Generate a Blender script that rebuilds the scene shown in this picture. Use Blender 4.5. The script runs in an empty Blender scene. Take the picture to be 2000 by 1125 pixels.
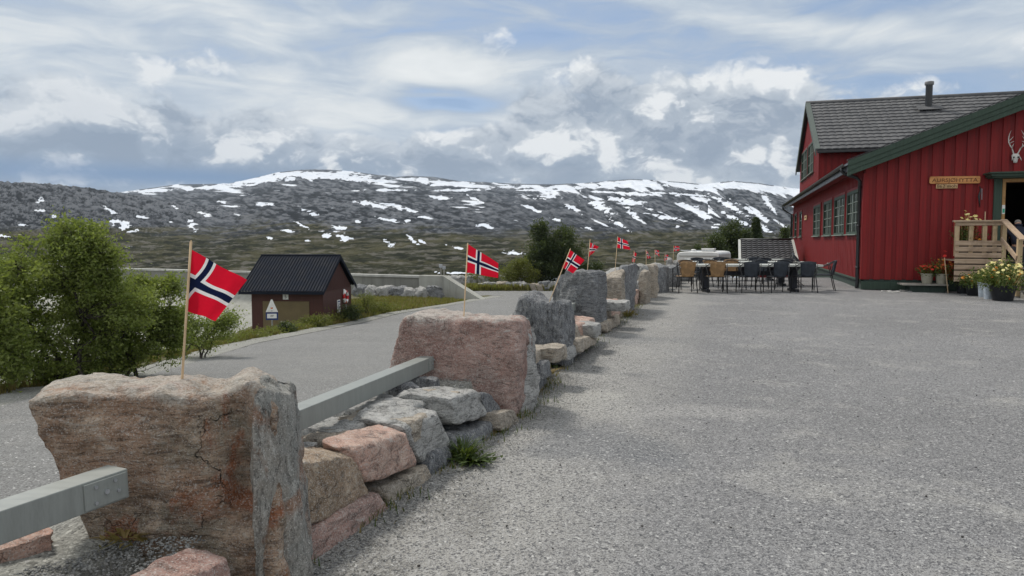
import bpy, bmesh, math, random
import numpy as np
from mathutils import Vector, Matrix, noise
random.seed(7); np.random.seed(7)
R = math.radians
scene = bpy.context.scene
col = scene.collection

# ---------------------------------------------------------------- camera
CAM = Vector((0, 0, 1.4)); FPX = 1450.0; PITCH = math.atan(92.5/1450)
cd = bpy.data.cameras.new('camera'); cam = bpy.data.objects.new('camera', cd); col.objects.link(cam)
cam.location = CAM; cam.rotation_euler = (math.pi/2-PITCH, 0, 0)
cd.sensor_width = 36; cd.lens = 36*FPX/2000; cd.clip_start = .05; cd.clip_end = 30000
scene.camera = cam
scene.view_settings.view_transform = 'Standard'; scene.view_settings.look = 'None'
scene.view_settings.gamma = 1; scene.view_settings.exposure = 0.38

def ray(px, py):
    cx = (px-1000)/FPX; cz = -(py-562.5)/FPX
    return Vector((cx, math.cos(PITCH)+cz*math.sin(PITCH), -math.sin(PITCH)+cz*math.cos(PITCH)))
def Pz(px, py, z=0.0):
    d = ray(px, py); return CAM+d*((z-CAM.z)/d.z)
def Py(px, py, y):
    d = ray(px, py); return CAM+d*(y/d.y)

# ---------------------------------------------------------------- node helper
class NT:
    def __init__(s, tree):
        s.t = tree; s.n = tree.nodes; s.l = tree.links; s.n.clear()
    def put(s, sock, v):
        if v is None: return
        if isinstance(v, bpy.types.NodeSocket): s.l.new(v, sock)
        else:
            if sock.type == 'RGBA' and not hasattr(v, '__len__'): v = (v, v, v, 1)
            elif sock.type == 'RGBA' and len(v) == 3: v = (*v, 1)
            sock.default_value = v
    def node(s, ty, ins=None, **kw):
        nd = s.n.new(ty)
        for k, v in kw.items(): setattr(nd, k, v)
        for k, v in (ins or {}).items(): s.put(nd.inputs[k], v)
        return nd
    def coord(s, k='Object'): return s.node('ShaderNodeTexCoord').outputs[k]
    def mapping(s, vec, scale=(1, 1, 1), rot=(0, 0, 0), loc=(0, 0, 0)):
        return s.node('ShaderNodeMapping', {'Vector': vec, 'Scale': scale, 'Rotation': rot, 'Location': loc}).outputs[0]
    def noise(s, vec, scale=5, detail=4, rough=.55, dist=0, out='Fac'):
        return s.node('ShaderNodeTexNoise', {'Vector': vec, 'Scale': scale, 'Detail': detail, 'Roughness': rough, 'Distortion': dist}).outputs[out]
    def vor(s, vec, scale=5, feature='F1', out='Distance', rnd=1):
        return s.node('ShaderNodeTexVoronoi', {'Vector': vec, 'Scale': scale, 'Randomness': rnd}, feature=feature).outputs[out]
    def m(s, op, a, b=None, c=None, clamp=False):
        nd = s.n.new('ShaderNodeMath'); nd.operation = op; nd.use_clamp = clamp
        s.put(nd.inputs[0], a); s.put(nd.inputs[1], b); s.put(nd.inputs[2], c)
        return nd.outputs[0]
    def vm(s, op, a, b=None, out=0):
        nd = s.n.new('ShaderNodeVectorMath'); nd.operation = op
        s.put(nd.inputs[0], a); s.put(nd.inputs[1], b)
        return nd.outputs[out]
    def step(s, v, a, b, lo=0., hi=1.):
        return s.node('ShaderNodeMapRange', {'Value': v, 'From Min': a, 'From Max': b, 'To Min': lo, 'To Max': hi}, interpolation_type='SMOOTHSTEP').outputs[0]
    def mix(s, f, a, b, mode='MIX'):
        nd = s.n.new('ShaderNodeMix'); nd.data_type = 'RGBA'; nd.blend_type = mode; nd.clamp_factor = True
        s.put(nd.inputs[0], f); s.put(nd.inputs[6], a); s.put(nd.inputs[7], b)
        return nd.outputs[2]
    def ramp(s, v, stops):
        nd = s.n.new('ShaderNodeValToRGB'); s.put(nd.inputs[0], v); e = nd.color_ramp.elements
        while len(e) < len(stops): e.new(.5)
        for el, (p, c) in zip(e, stops):
            el.position = p; el.color = (*c, 1) if hasattr(c, '__len__') else (c, c, c, 1)
        return nd.outputs[0]
    def comb(s, x, y, z):
        return s.node('ShaderNodeCombineXYZ', {'X': x, 'Y': y, 'Z': z}).outputs[0]
    def sep(s, v): return s.node('ShaderNodeSeparateXYZ', {'Vector': v}).outputs
    def bump(s, h, strength=.5, dist=.01, nrm=None):
        i = {'Height': h, 'Strength': strength, 'Distance': dist}
        if nrm is not None: i['Normal'] = nrm
        return s.node('ShaderNodeBump', i).outputs[0]
MATS = {}
def material(name, build):
    if name in MATS: return MATS[name]
    mt = bpy.data.materials.new(name); mt.use_nodes = True
    n = NT(mt.node_tree); res = build(n)           # dict of principled inputs (or shader under '_')
    out = n.node('ShaderNodeOutputMaterial')
    if '_' in res: sh = res['_']
    else:
        b = n.node('ShaderNodeBsdfPrincipled', {}); b.inputs['Specular IOR Level'].default_value = .35
        for k, v in res.items(): n.put(b.inputs[k], v)
        sh = b.outputs[0]
    n.l.new(sh, out.inputs[0]); MATS[name] = mt
    return mt
def objvec(n, rnd=True):
    v = n.coord('Object')
    if rnd:
        r = n.node('ShaderNodeObjectInfo').outputs['Random']
        v = n.vm('ADD', v, n.comb(n.m('MULTIPLY', r, 37.), n.m('MULTIPLY', r, 71.), n.m('MULTIPLY', r, 13.)))
    return v

# ---------------------------------------------------------------- world: physical sky behind broken cloud
SUN_AZ, SUN_EL = R(-42), R(52)          # azimuth from +Y, negative = to the left
w = bpy.data.worlds.new('World'); scene.world = w; w.use_nodes = True
n = NT(w.node_tree)
sky = n.node('ShaderNodeTexSky', sky_type='NISHITA', sun_disc=False, sun_elevation=SUN_EL, sun_rotation=SUN_AZ, altitude=860, air_density=1.0, dust_density=1.0)
g = n.sep(n.vm('NORMALIZE', n.coord('Generated')))
az = n.m('ARCTAN2', g[0], g[1]); el = n.m('ARCSINE', g[2])
X = n.m('MULTIPLY', az, 1.0); E = el
v0 = n.comb(X, n.m('MULTIPLY', E, 1.0), 0.)
warp = n.noise(n.mapping(v0, (5, 9, 1)), 1, 3, .5, 0, 'Color')
vw = n.vm('ADD', v0, n.vm('MULTIPLY', n.vm('SUBTRACT', warp, (.5, .5, .5)), (.10, .05, 0.)))
def px2a(px): return math.atan((px-1000)/FPX)
def py2e(py): return (470-py)/FPX
def blob(px, py, rx, ry, amp=1., rot=0., v=None):
    """soft elliptical region of the sky around a compass direction and elevation"""
    q = n.vm('SUBTRACT', v if v is not None else vw, (px2a(px), py2e(py), 0))
    q = n.mapping(q, (1, 1, 1), (0, 0, rot))
    q = n.vm('MULTIPLY', q, (FPX/rx, FPX/ry, 0.))
    d = n.vm('LENGTH', q, out='Value')
    return n.m('MULTIPLY', n.step(d, 0., 1.5, 1, 0), amp)
def add(*a):
    r = a[0]
    for b in a[1:]: r = n.m('ADD', r, b)
    return r
# high veil: long smooth bands
b1 = n.noise(n.mapping(vw, (2.4, 9, 1), (0, 0, R(5))), 1, 6, .52, .5)
b2 = n.noise(n.mapping(vw, (6, 26, 1), (0, 0, R(-6)), (3.3, 1.7, 0)), 1, 7, .62, .8)
veil = n.m('ADD', n.m('MULTIPLY', b1, .6), n.m('MULTIPLY', b2, .4))
veil = add(veil, blob(330, 175, 480, 90, .10), blob(600, 235, 330, 45, .13), blob(860, 160, 190, 40, .10), blob(1480, 78, 330, 24, .12, R(14)),
           blob(1720, 115, 220, 18, .08, R(14)), blob(1250, 40, 420, 60, -.07), blob(1850, 60, 300, 110, -.05), blob(868, 203, 105, 30, -.30), blob(850, 196, 60, 6, .16, 0, v0), blob(100, 60, 300, 60, .04))
veilc = n.ramp(veil, [(.30, (.185, .265, .42)), (.43, (.34, .42, .545)), (.53, (.50, .57, .65)), (.63, (.70, .735, .755)), (.76, (.84, .86, .86))])
# cumulus with relief: density sampled twice, the offset towards the light gives the sunlit rims
def billow(vec, sc, k):
    r_ = None; am = .5
    for i in range(k):
        q_ = n.m('MULTIPLY', n.m('ABSOLUTE', n.m('SUBTRACT', n.noise(n.vm('ADD', vec, (i*3.7+.21, i*1.3, i*2.1)), sc*2.05**i, 0, .5), .5)), am*4.2)
        r_ = q_ if r_ is None else n.m('ADD', r_, q_); am *= .56
    return r_
wp = n.vm('MULTIPLY', n.vm('SUBTRACT', n.noise(n.mapping(v0, (12, 16, 1)), 1, 4, .6, 0, 'Color'), (.5, .5, .5)), (.075, .05, 0.))
vp = n.vm('ADD', v0, wp)
def cum(vec, w_=wp):
    q_ = n.vm('ADD', vec, w_)
    a = n.noise(n.mapping(vec, (5.5, 10, 1), (0, 0, R(-8)), (1.3, .6, .0)), 1, 9, .60, .35)
    p = billow(n.mapping(q_, (1., 1.5, 1)), 8.0, 5)
    return a, p
a0, p0 = cum(v0); a1, p1 = cum(n.vm('ADD', v0, (-.010, .020, 0))); a2_, p2 = cum(n.vm('ADD', v0, (-.02, .045, 0)))
c0 = n.m('ADD', n.m('MULTIPLY', a0, .62), n.m('MULTIPLY', p0, .30))
bank = add(blob(30, 300, 420, 110, .34), blob(430, 300, 420, 62, .34, R(-9)), blob(740, 325, 260, 55, .28, R(-16)), blob(120, 225, 180, 55, .10), blob(400, 165, 150, 40, .22),
           blob(1160, 215, 190, 95, .38), blob(1420, 260, 240, 125, .34), blob(1290, 345, 720, 62, .42), blob(760, 360, 420, 40, .30), blob(200, 350, 400, 50, .25), blob(1820, 250, 420, 85, .20), blob(1010, 280, 160, 70, .25),
           blob(880, 215, 120, 50, -.3), blob(700, 265, 130, 15, -.2), blob(1700, 150, 230, 36, .08), blob(620, 190, 200, 40, -.12))
dens = n.m('ADD', c0, bank)
cov = n.step(dens, .60, .76)
lit = n.m('ADD', n.m('MULTIPLY', n.m('SUBTRACT', p0, p1), 1.7), n.m('ADD', n.m('MULTIPLY', n.m('SUBTRACT', p0, p2), 1.3), n.m('MULTIPLY', n.m('SUBTRACT', a0, a2_), 3.6)))
thick = n.step(dens, .66, 1.05)
base = n.mix(thick, (.60, .645, .69), (.33, .395, .48))
lows = n.step(E, .15, .02)
base = n.mix(n.m('MULTIPLY', lows, n.step(az, .3, -.35, .15, .70)), base, (.20, .30, .45))
base = n.mix(n.m('MULTIPLY', n.step(lit, -.05, 1.15), n.step(az, -.62, -.1, .62, .95)), base, (.82, .84, .85))
base = n.mix(n.m('MULTIPLY', n.step(lit, .1, -1.2), .8), base, (.235, .30, .395))
sheet = n.mix(cov, veilc, base)
low = add(blob(130, 356, 430, 22, 1.0, 0, v0), blob(430, 358, 200, 14, .5, 0, v0))
sheet = n.mix(n.m('MULTIPLY', low, .75, clamp=True), sheet, (.14, .25, .43))
rim_ = n.m('MULTIPLY', blob(1190, 346, 500, 18, .5, 0, v0), n.step(b2, .4, .7)); sheet = n.mix(rim_, sheet, (.62, .67, .71))
up = n.step(E, .33, .8)
sheet = n.mix(n.m('MULTIPLY', up, .8), sheet, (.80, .81, .80))  # overhead sky, out of view, brightened to add top light
sheet = n.mix(n.m('MULTIPLY', n.step(g[1], .15, -.4), .5), sheet, (1.0, .99, .96))     # unseen sky behind the camera brightened, added as fill light
holes = n.m('MULTIPLY', n.m('SUBTRACT', 1., cov), n.step(veil, .52, .36))
sheet10 = n.vm('SCALE', sheet); sheet10.node.inputs['Scale'].default_value = 6.6
skymix = n.mix(n.m('MULTIPLY', holes, .30), sheet10, sky.outputs[0])
bg = n.node('ShaderNodeBackground', {'Color': skymix, 'Strength': .125})
n.l.new(bg.outputs[0], n.node('ShaderNodeOutputWorld').inputs[0])

# ---------------------------------------------------------------- sun, veiled by thin cloud
sl = bpy.data.lights.new('sun', 'SUN'); sl.energy = 2.1; sl.angle = R(9); sl.color = (1, .94, .85)
so = bpy.data.objects.new('sun', sl); col.objects.link(so)
sd = Vector((math.sin(SUN_AZ)*math.cos(SUN_EL), math.cos(SUN_AZ)*math.cos(SUN_EL), math.sin(SUN_EL)))
so.rotation_euler = sd.to_track_quat('Z', 'Y').to_euler()

# ---------------------------------------------------------------- object helpers
def tag(o, label=None, cat=None, group=None, kind=None):
    if label: o['label'] = label
    if cat: o['category'] = cat
    if group: o['group'] = group
    if kind: o['kind'] = kind
    return o
def empty(name, loc, rz=0, label=None, cat=None, group=None):
    o = bpy.data.objects.new(name, None); col.objects.link(o); o.empty_display_size = .2
    o.location = loc; o.rotation_euler = (0, 0, rz)
    return tag(o, label, cat, group)
def raw(name, V, F, mats, parent=None, smooth=False, mi=None, bevel=0, autos=None, loc=None):
    me = bpy.data.meshes.new(name)
    V = [tuple(v) for v in V] if not isinstance(V, np.ndarray) else V
    if isinstance(V, np.ndarray) and isinstance(F, np.ndarray):
        k = F.shape[1]; me.vertices.add(len(V)); me.vertices.foreach_set('co', V.astype(np.float32).ravel())
        me.loops.add(F.size); me.loops.foreach_set('vertex_index', F.astype(np.int32).ravel())
        me.polygons.add(len(F)); me.polygons.foreach_set('loop_start', np.arange(0, F.size, k, dtype=np.int32))
        me.update(calc_edges=True)
    else:
        me.from_pydata([tuple(map(float, v)) for v in V], [], [tuple(map(int, f)) for f in F]); me.update()
    for mt in (mats if isinstance(mats, (list, tuple)) else [mats]): me.materials.append(mt)
    if mi is not None: me.polygons.foreach_set('material_index', np.array(mi, dtype=np.int32))
    if smooth: me.polygons.foreach_set('use_smooth', np.ones(len(me.polygons), dtype=bool))
    o = bpy.data.objects.new(name, me); col.objects.link(o)
    if parent: o.parent = parent
    if loc is not None: o.location = loc
    if bevel:
        b = o.modifiers.new('bevel', 'BEVEL'); b.width = bevel; b.segments = 2; b.limit_method = 'ANGLE'
    return o
class MB:
    def __init__(s): s.V = []; s.F = []; s.mi = []; s.cur = 0
    def poly(s, pts, faces):
        k = len(s.V); s.V += [tuple(p) for p in pts]
        for f in faces: s.F.append(tuple(k+i for i in f)); s.mi.append(s.cur)
        return s
    def box(s, x0, x1, y0, y1, z0, z1, M=None):
        P = [(x0, y0, z0), (x1, y0, z0), (x1, y1, z0), (x0, y1, z0), (x0, y0, z1), (x1, y0, z1), (x1, y1, z1), (x0, y1, z1)]
        if M is not None: P = [tuple(M @ Vector(p)) for p in P]
        return s.poly(P, [(3, 2, 1, 0), (4, 5, 6, 7), (0, 1, 5, 4), (1, 2, 6, 5), (2, 3, 7, 6), (3, 0, 4, 7)])
    def hexa(s, P):
        return s.poly(P, [(3, 2, 1, 0), (4, 5, 6, 7), (0, 1, 5, 4), (1, 2, 6, 5), (2, 3, 7, 6), (3, 0, 4, 7)])
    def prism(s, pts, d):
        d = Vector(d); a = [Vector(p) for p in pts]; k = len(a)
        return s.poly(a+[p+d for p in a], [tuple(range(k))[::-1], tuple(range(k, 2*k))]+[(i, (i+1) % k, (i+1) % k+k, i+k) for i in range(k)])
    def beam(s, a, b, w, h, up=(0, 0, 1)):
        a, b = Vector(a), Vector(b); d = (b-a).normalized(); u = Vector(up); x = d.cross(u).normalized()*w/2; z = x.cross(d).normalized()*h/2
        return s.hexa([a-x-z, a+x-z, b+x-z, b-x-z, a-x+z, a+x+z, b+x+z, b-x+z])
    def tube(s, pts, r, k=8, closed=False):
        pts = [Vector(p) for p in pts]; m = len(pts); rr = r if hasattr(r, '__len__') else [r]*m
        base = len(s.V); prev = None
        for i, p in enumerate(pts):
            t = (pts[(i+1) % m]-pts[i-1]) if closed else (pts[min(i+1, m-1)]-pts[max(i-1, 0)])
            t = t.normalized() if t.length > 1e-9 else Vector((0, 0, 1))
            if prev is None: prev = t.orthogonal().normalized()
            x = (prev-t*prev.dot(t)).normalized(); y = t.cross(x); prev = x
            for j in range(k):
                a = 2*math.pi*j/k; s.V.append(tuple(p+(x*math.cos(a)+y*math.sin(a))*rr[i]))
        for i in range(m if closed else m-1):
            i2 = (i+1) % m
            for j in range(k):
                s.F.append((base+i*k+j, base+i*k+(j+1) % k, base+i2*k+(j+1) % k, base+i2*k+j)); s.mi.append(s.cur)
        if not closed:
            s.F.append(tuple(base+j for j in range(k))[::-1]); s.mi.append(s.cur)
            s.F.append(tuple(base+(m-1)*k+j for j in range(k))); s.mi.append(s.cur)
        return s
    def lathe(s, prof, k=20, c=(0, 0, 0)):
        base = len(s.V); m = len(prof)
        for r, z in prof:
            for j in range(k):
                a = 2*math.pi*j/k; s.V.append((c[0]+r*math.cos(a), c[1]+r*math.sin(a), c[2]+z))
        for i in range(m-1):
            for j in range(k):
                s.F.append((base+i*k+j, base+i*k+(j+1) % k, base+(i+1)*k+(j+1) % k, base+(i+1)*k+j)); s.mi.append(s.cur)
        return s
    def build(s, name, mats, parent=None, smooth=False, bevel=0, loc=None):
        return raw(name, s.V, s.F, mats, parent, smooth, s.mi, bevel, None, loc)
def smooth_by_angle(o, ang=35):
    me = o.data; me.polygons.foreach_set('use_smooth', np.ones(len(me.polygons), dtype=bool))
    bm = bmesh.new(); bm.from_mesh(me)
    for e in bm.edges:
        if len(e.link_faces) == 2 and e.calc_face_angle(0) > R(ang): e.smooth = False
    bm.to_mesh(me); bm.free(); return o
def copy_thing(o, loc, rz, label=None):
    c = o.copy(); col.objects.link(c); c.location = loc; c.rotation_euler = (0, 0, rz)
    if label: c['label'] = label
    for ch in o.children:
        k = ch.copy(); col.objects.link(k); k.parent = c
        for g2 in ch.children:
            q = g2.copy(); col.objects.link(q); q.parent = k
    return c
def text_mesh(s, name, size, mat, parent, M, extrude=.002, align='CENTER'):
    cu = bpy.data.curves.new(name, 'FONT'); cu.body = s; cu.size = size; cu.align_x = align; cu.align_y = 'CENTER'; cu.extrude = extrude
    to = bpy.data.objects.new(name+'_tmp', cu); col.objects.link(to)
    dg = bpy.context.evaluated_depsgraph_get(); me = bpy.data.meshes.new_from_object(to.evaluated_get(dg))
    bpy.data.objects.remove(to); me.transform(M); me.materials.clear(); me.materials.append(mat)
    o = bpy.data.objects.new(name, me); col.objects.link(o); o.parent = parent; return o

# numpy perlin noise, used for terrain
_p = np.random.RandomState(3).permutation(256); _p = np.concatenate([_p, _p])
_g = np.random.RandomState(5).normal(size=(256, 2)); _g /= np.linalg.norm(_g, axis=1)[:, None]
def pn(x, y):
    xi = np.floor(x).astype(int); yi = np.floor(y).astype(int); xf = x-xi; yf = y-yi
    def gr(ix, iy, dx, dy):
        h = _p[_p[ix & 255]+(iy & 255)]; return _g[h, 0]*dx+_g[h, 1]*dy
    u = xf**3*(xf*(xf*6-15)+10); v = yf**3*(yf*(yf*6-15)+10)
    a = gr(xi, yi, xf, yf); b = gr(xi+1, yi, xf-1, yf); c = gr(xi, yi+1, xf, yf-1); d = gr(xi+1, yi+1, xf-1, yf-1)
    return (a*(1-u)+b*u)*(1-v)+(c*(1-u)+d*u)*v
def fbm(x, y, o=5, gain=.5, ridge=False):
    r = 0; a = 1.; t = 0
    for i in range(o):
        q = pn(x*2**i+17.3*i, y*2**i-9.1*i)
        r = r+a*((1-2*np.abs(q)) if ridge else q*1.6); t += a; a *= gain
    return r/t
def sst(x, a, b):
    t = np.clip((x-a)/(b-a), 0, 1); return t*t*(3-2*t)
# ---------------------------------------------------------------- materials
def rock_mat(name, ca, cb, cc, streak=(3, 3, 16), rot=(0, 0, 0), spec=.5, bump=1., rust=None, lich=.35, crest=None):
    def f(n):
        v = objvec(n)
        big = n.noise(v, 2.4, 5, .6, .6); mid = n.noise(v, 9, 7, .68, .4)
        st = n.noise(n.mapping(v, streak, rot), 4, 7, .66, .7)
        fine = n.noise(v, 90, 4, .7); gr = n.vor(v, 230, out='Color')
        c = n.mix(n.step(big, .38, .6), ca, cb)
        c = n.mix(n.m('MULTIPLY', n.step(mid, .46, .66), .8), c, cc)
        c = n.mix(n.m('MULTIPLY', n.step(st, .52, .36), .8), c, tuple(x*.30 for x in ca))
        c = n.mix(n.m('MULTIPLY', n.step(st, .56, .70), .55), c, (.50, .50, .47))
        if rust:
            c = n.mix(n.m('MULTIPLY', n.step(n.noise(v, 3.1, 6, .65, .8), .53, .66), .85), c, rust)
        sp = n.node('ShaderNodeSeparateColor', {'Color': gr}).outputs[0]
        c = n.mix(n.m('MULTIPLY', n.step(sp, .80, .98), .45), c, (.58, .57, .54))
        c = n.mix(n.m('MULTIPLY', n.step(sp, .18, .02), .55), c, (.035, .035, .035))
        c = n.mix(n.m('MULTIPLY', n.step(fine, .42, .70), .30), c, (.5, .48, .45))
        c = n.mix(n.m('MULTIPLY', n.step(n.noise(v, 5.3, 8, .75, 1.0), .60, .66), lich), c, (.46, .46, .42))
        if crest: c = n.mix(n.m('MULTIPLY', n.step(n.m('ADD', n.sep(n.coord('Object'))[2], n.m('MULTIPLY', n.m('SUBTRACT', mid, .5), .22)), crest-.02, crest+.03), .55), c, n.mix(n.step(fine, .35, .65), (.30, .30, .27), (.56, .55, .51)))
        crk = n.vor(n.vm('ADD', v, n.vm('MULTIPLY', n.noise(v, 6, 4, .6, 0, 'Color'), (.28, .28, .28))), 2.6, 'DISTANCE_TO_EDGE')
        line = n.m('MULTIPLY', n.step(crk, .009, .0), n.step(big, .48, .60))
        c = n.mix(n.m('MULTIPLY', line, .5), c, (.04, .036, .032))
        h = n.m('ADD', n.m('MULTIPLY', mid, .9), n.m('ADD', n.m('MULTIPLY', st, 1.1), n.m('MULTIPLY', fine, .22)))
        h = n.m('SUBTRACT', h, n.m('MULTIPLY', line, .9))
        return {'Base Color': c, 'Roughness': .86, 'Specular IOR Level': spec*.5, 'Normal': n.bump(h, .8*bump, .022)}
    return material(name, f)
M_TAN2 = rock_mat('rock_brown_patchy', (.30, .215, .145), (.22, .155, .10), (.42, .34, .25), (4, 4, 6), lich=.4)
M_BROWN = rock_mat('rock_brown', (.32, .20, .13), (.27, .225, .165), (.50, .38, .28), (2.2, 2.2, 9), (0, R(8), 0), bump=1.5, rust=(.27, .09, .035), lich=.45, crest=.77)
M_BROWNG = rock_mat('rock_browngrey', (.24, .22, .19), (.21, .215, .20), (.33, .32, .29), (8, 8, 2.4), (0, R(10), 0), rust=(.22, .11, .06), lich=.35)
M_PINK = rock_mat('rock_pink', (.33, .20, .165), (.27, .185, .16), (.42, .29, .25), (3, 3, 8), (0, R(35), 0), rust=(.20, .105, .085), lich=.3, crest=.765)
M_SALMON = rock_mat('rock_salmon', (.46, .285, .225), (.40, .26, .205), (.53, .40, .33), (3, 3, 7), (R(20), R(30), 0), lich=.35)
M_DARK = rock_mat('rock_darkgrey', (.105, .115, .13), (.16, .17, .185), (.26, .275, .29), (9, 9, 2.2), (0, R(12), 0), lich=.35, bump=1.3)
M_BAND = rock_mat('rock_banded', (.10, .11, .12), (.145, .155, .17), (.24, .25, .26), (1.6, 1.6, 13), (R(6), R(-8), 0), lich=.25, bump=1.2)
M_GREY = rock_mat('rock_grey', (.27, .275, .27), (.34, .34, .33), (.45, .45, .44), (3, 3, 12), (R(10), R(25), 0), lich=.6)
M_TAN = rock_mat('rock_tan', (.34, .285, .22), (.27, .235, .19), (.42, .37, .30), (3, 3, 10), (0, R(15), 0), lich=.45)

def simple(name, c, rough=.6, var=.15, scale=8, bump=0, metal=0, spec=.35, c2=None, st=(1, 1, 1), dist=.004):
    def f(n):
        v = objvec(n); q = n.noise(n.mapping(v, st), scale, 5, .6)
        a = tuple(x*(1-var) for x in c); b = tuple(min(1, x*(1+var)) for x in c)
        cc = n.mix(n.step(q, .35, .65), a, c2 or b)
        fine = n.noise(n.mapping(v, st), scale*9, 3, .6)
        cc = n.mix(n.m('MULTIPLY', n.step(fine, .45, .75), .25), cc, tuple(x*.6 for x in c))
        d = {'Base Color': cc, 'Roughness': n.step(q, .2, .8, rough*.85, min(1, rough*1.15)), 'Metallic': metal, 'Specular IOR Level': spec}
        if bump: d['Normal'] = n.bump(n.m('ADD', q, n.m('MULTIPLY', fine, .4)), bump, dist)
        return d
    return material(name, f)

def asphalt(name, base, light, dark, near=True, grav=.0):
    def f(n):
        v = n.coord('Object')
        big = n.noise(v, .35, 6, .6, .5); mid = n.noise(v, 1.7, 6, .65, .4); sm = n.noise(v, 14, 5, .7)
        c = n.mix(n.step(big, .38, .62), base, tuple(x*1.12 for x in base))
        c = n.mix(n.m('MULTIPLY', n.step(mid, .50, .70), .45), c, light)
        c = n.mix(n.m('MULTIPLY', n.step(mid, .45, .30), .35), c, dark)
        c = n.mix(n.m('MULTIPLY', n.step(n.noise(n.mapping(v, (1, 1, 1), (0, 0, 0), (7, 3, 0)), .8, 5, .6, .7), .56, .68), .38), c, light)
        c = n.mix(n.m('MULTIPLY', n.step(sm, .55, .75), .35), c, light)
        g1 = n.node('ShaderNodeSeparateColor', {'Color': n.vor(v, 62, out='Color')}).outputs
        g2 = n.node('ShaderNodeSeparateColor', {'Color': n.vor(v, 150, out='Color')}).outputs
        e1 = n.vor(v, 62)
        c = n.mix(n.m('MULTIPLY', n.step(g1[0], .70, 1.), .62), c, tuple(min(1, x*2.2) for x in base))
        c = n.mix(n.m('MULTIPLY', n.step(g1[1], .30, .0), .72), c, tuple(x*.28 for x in base))
        c = n.mix(n.m('MULTIPLY', n.step(g2[0], .72, 1.), .5), c, tuple(min(1, x*1.9) for x in base))
        c = n.mix(n.m('MULTIPLY', n.step(g2[1], .30, 0.), .6), c, tuple(x*.35 for x in base))
        c = n.mix(n.m('MULTIPLY', n.step(g1[2], .985, 1.), .9), c, (.72, .72, .70))
        cr = n.vor(n.vm('ADD', v, n.vm('MULTIPLY', n.noise(v, 1.3, 5, .6, 0, 'Color'), (1.6, 1.6, 0))), .16, 'DISTANCE_TO_EDGE')
        c = n.mix(n.m('MULTIPLY', n.step(cr, .003, .0), .0), c, (.05, .05, .05))
        h = n.m('ADD', n.m('MULTIPLY', n.m('SUBTRACT', 1., e1), .9), n.m('MULTIPLY', g2[2], .4))
        return {'Base Color': c, 'Roughness': .88, 'Specular IOR Level': .2, 'Normal': n.bump(h, .75, .007)}
    return material(name, f)
def terrace_f(n):
    """worn asphalt: exposed aggregate, pale dust and dark patches, sand washed up along the stone wall"""
    v = n.coord('Object'); s = n.sep(v)
    base = (.206, .206, .210); light = (.43, .42, .39); dark = (.175, .177, .18)
    big = n.noise(v, .30, 6, .62, .6); mid = n.noise(v, 1.5, 7, .66, .4); sm = n.noise(v, 9, 6, .72)
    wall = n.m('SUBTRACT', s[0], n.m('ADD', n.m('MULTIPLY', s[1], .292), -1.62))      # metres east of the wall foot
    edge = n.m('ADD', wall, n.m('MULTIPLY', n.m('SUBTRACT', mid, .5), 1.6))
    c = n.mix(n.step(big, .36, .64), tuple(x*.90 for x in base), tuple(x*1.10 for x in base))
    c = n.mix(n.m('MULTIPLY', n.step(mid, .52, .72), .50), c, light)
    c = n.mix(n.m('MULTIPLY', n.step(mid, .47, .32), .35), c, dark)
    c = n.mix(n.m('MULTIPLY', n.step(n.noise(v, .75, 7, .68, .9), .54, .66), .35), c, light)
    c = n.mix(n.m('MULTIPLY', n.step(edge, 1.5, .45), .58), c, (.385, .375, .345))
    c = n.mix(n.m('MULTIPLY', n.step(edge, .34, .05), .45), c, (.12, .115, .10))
    def patch(x, y, r1, r2, amt, colr, cc):
        q = n.vm('MULTIPLY', n.vm('SUBTRACT', n.vm('ADD', v, n.vm('MULTIPLY', n.vm('SUBTRACT', n.noise(v, 1.6, 5, .6, 0, 'Color'), (.5, .5, .5)), (1.3, 1.3, 0))), (x, y, 0)), (1/r1, 1/r2, 0))
        return n.mix(n.m('MULTIPLY', n.step(n.vm('LENGTH', q, out='Value'), 1.0, .35), amt), cc, colr)
    c = patch(.62, 5.0, .62, .75, .62, (.115, .125, .14), c)
    c = patch(.60, 6.6, .5, .9, .5, (.46, .45, .41), c)
    c = patch(1.5, 6.0, 1.1, .35, .35, (.45, .44, .42), c)
    c = patch(1.75, 10.3, 1.0, .55, .40, (.14, .15, .16), c)
    g1 = n.node('ShaderNodeSeparateColor', {'Color': n.vor(v, 74, out='Color')}).outputs
    g2 = n.node('ShaderNodeSeparateColor', {'Color': n.vor(v, 170, out='Color')}).outputs
    e1 = n.vor(v, 78)
    kk = n.step(sm, .40, .68, .55, 1.0)
    c = n.mix(n.m('MULTIPLY', n.m('MULTIPLY', n.step(g1[0], .62, 1.), .58), kk), c, (.47, .47, .465))
    c = n.mix(n.m('MULTIPLY', n.step(g1[1], .36, .0), .80), c, (.07, .072, .078))
    c = n.mix(n.m('MULTIPLY', n.step(g2[0], .66, .95), .5), c, (.46, .46, .455))
    c = n.mix(n.m('MULTIPLY', n.step(g2[1], .34, 0.05), .72), c, (.06, .062, .068))
    c = n.mix(n.m('MULTIPLY', n.step(g1[2], .975, .995), .6), c, (.64, .64, .62))
    g3 = n.node('ShaderNodeSeparateColor', {'Color': n.vor(v, 21, out='Color')}).outputs
    c = n.mix(n.m('MULTIPLY', n.m('MULTIPLY', n.step(g3[0], .988, 1.), n.step(n.vor(v, 21), .30, .22)), .85), c, (.05, .05, .055))
    h = n.m('ADD', n.m('MULTIPLY', n.m('SUBTRACT', 1., e1), .9), n.m('ADD', n.m('MULTIPLY', g2[2], .4), n.m('MULTIPLY', sm, .8)))
    return {'Base Color': c, 'Roughness': .88, 'Specular IOR Level': .2, 'Normal': n.bump(h, .8, .008)}
M_TERR = material('terrace_asphalt', terrace_f)
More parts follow.
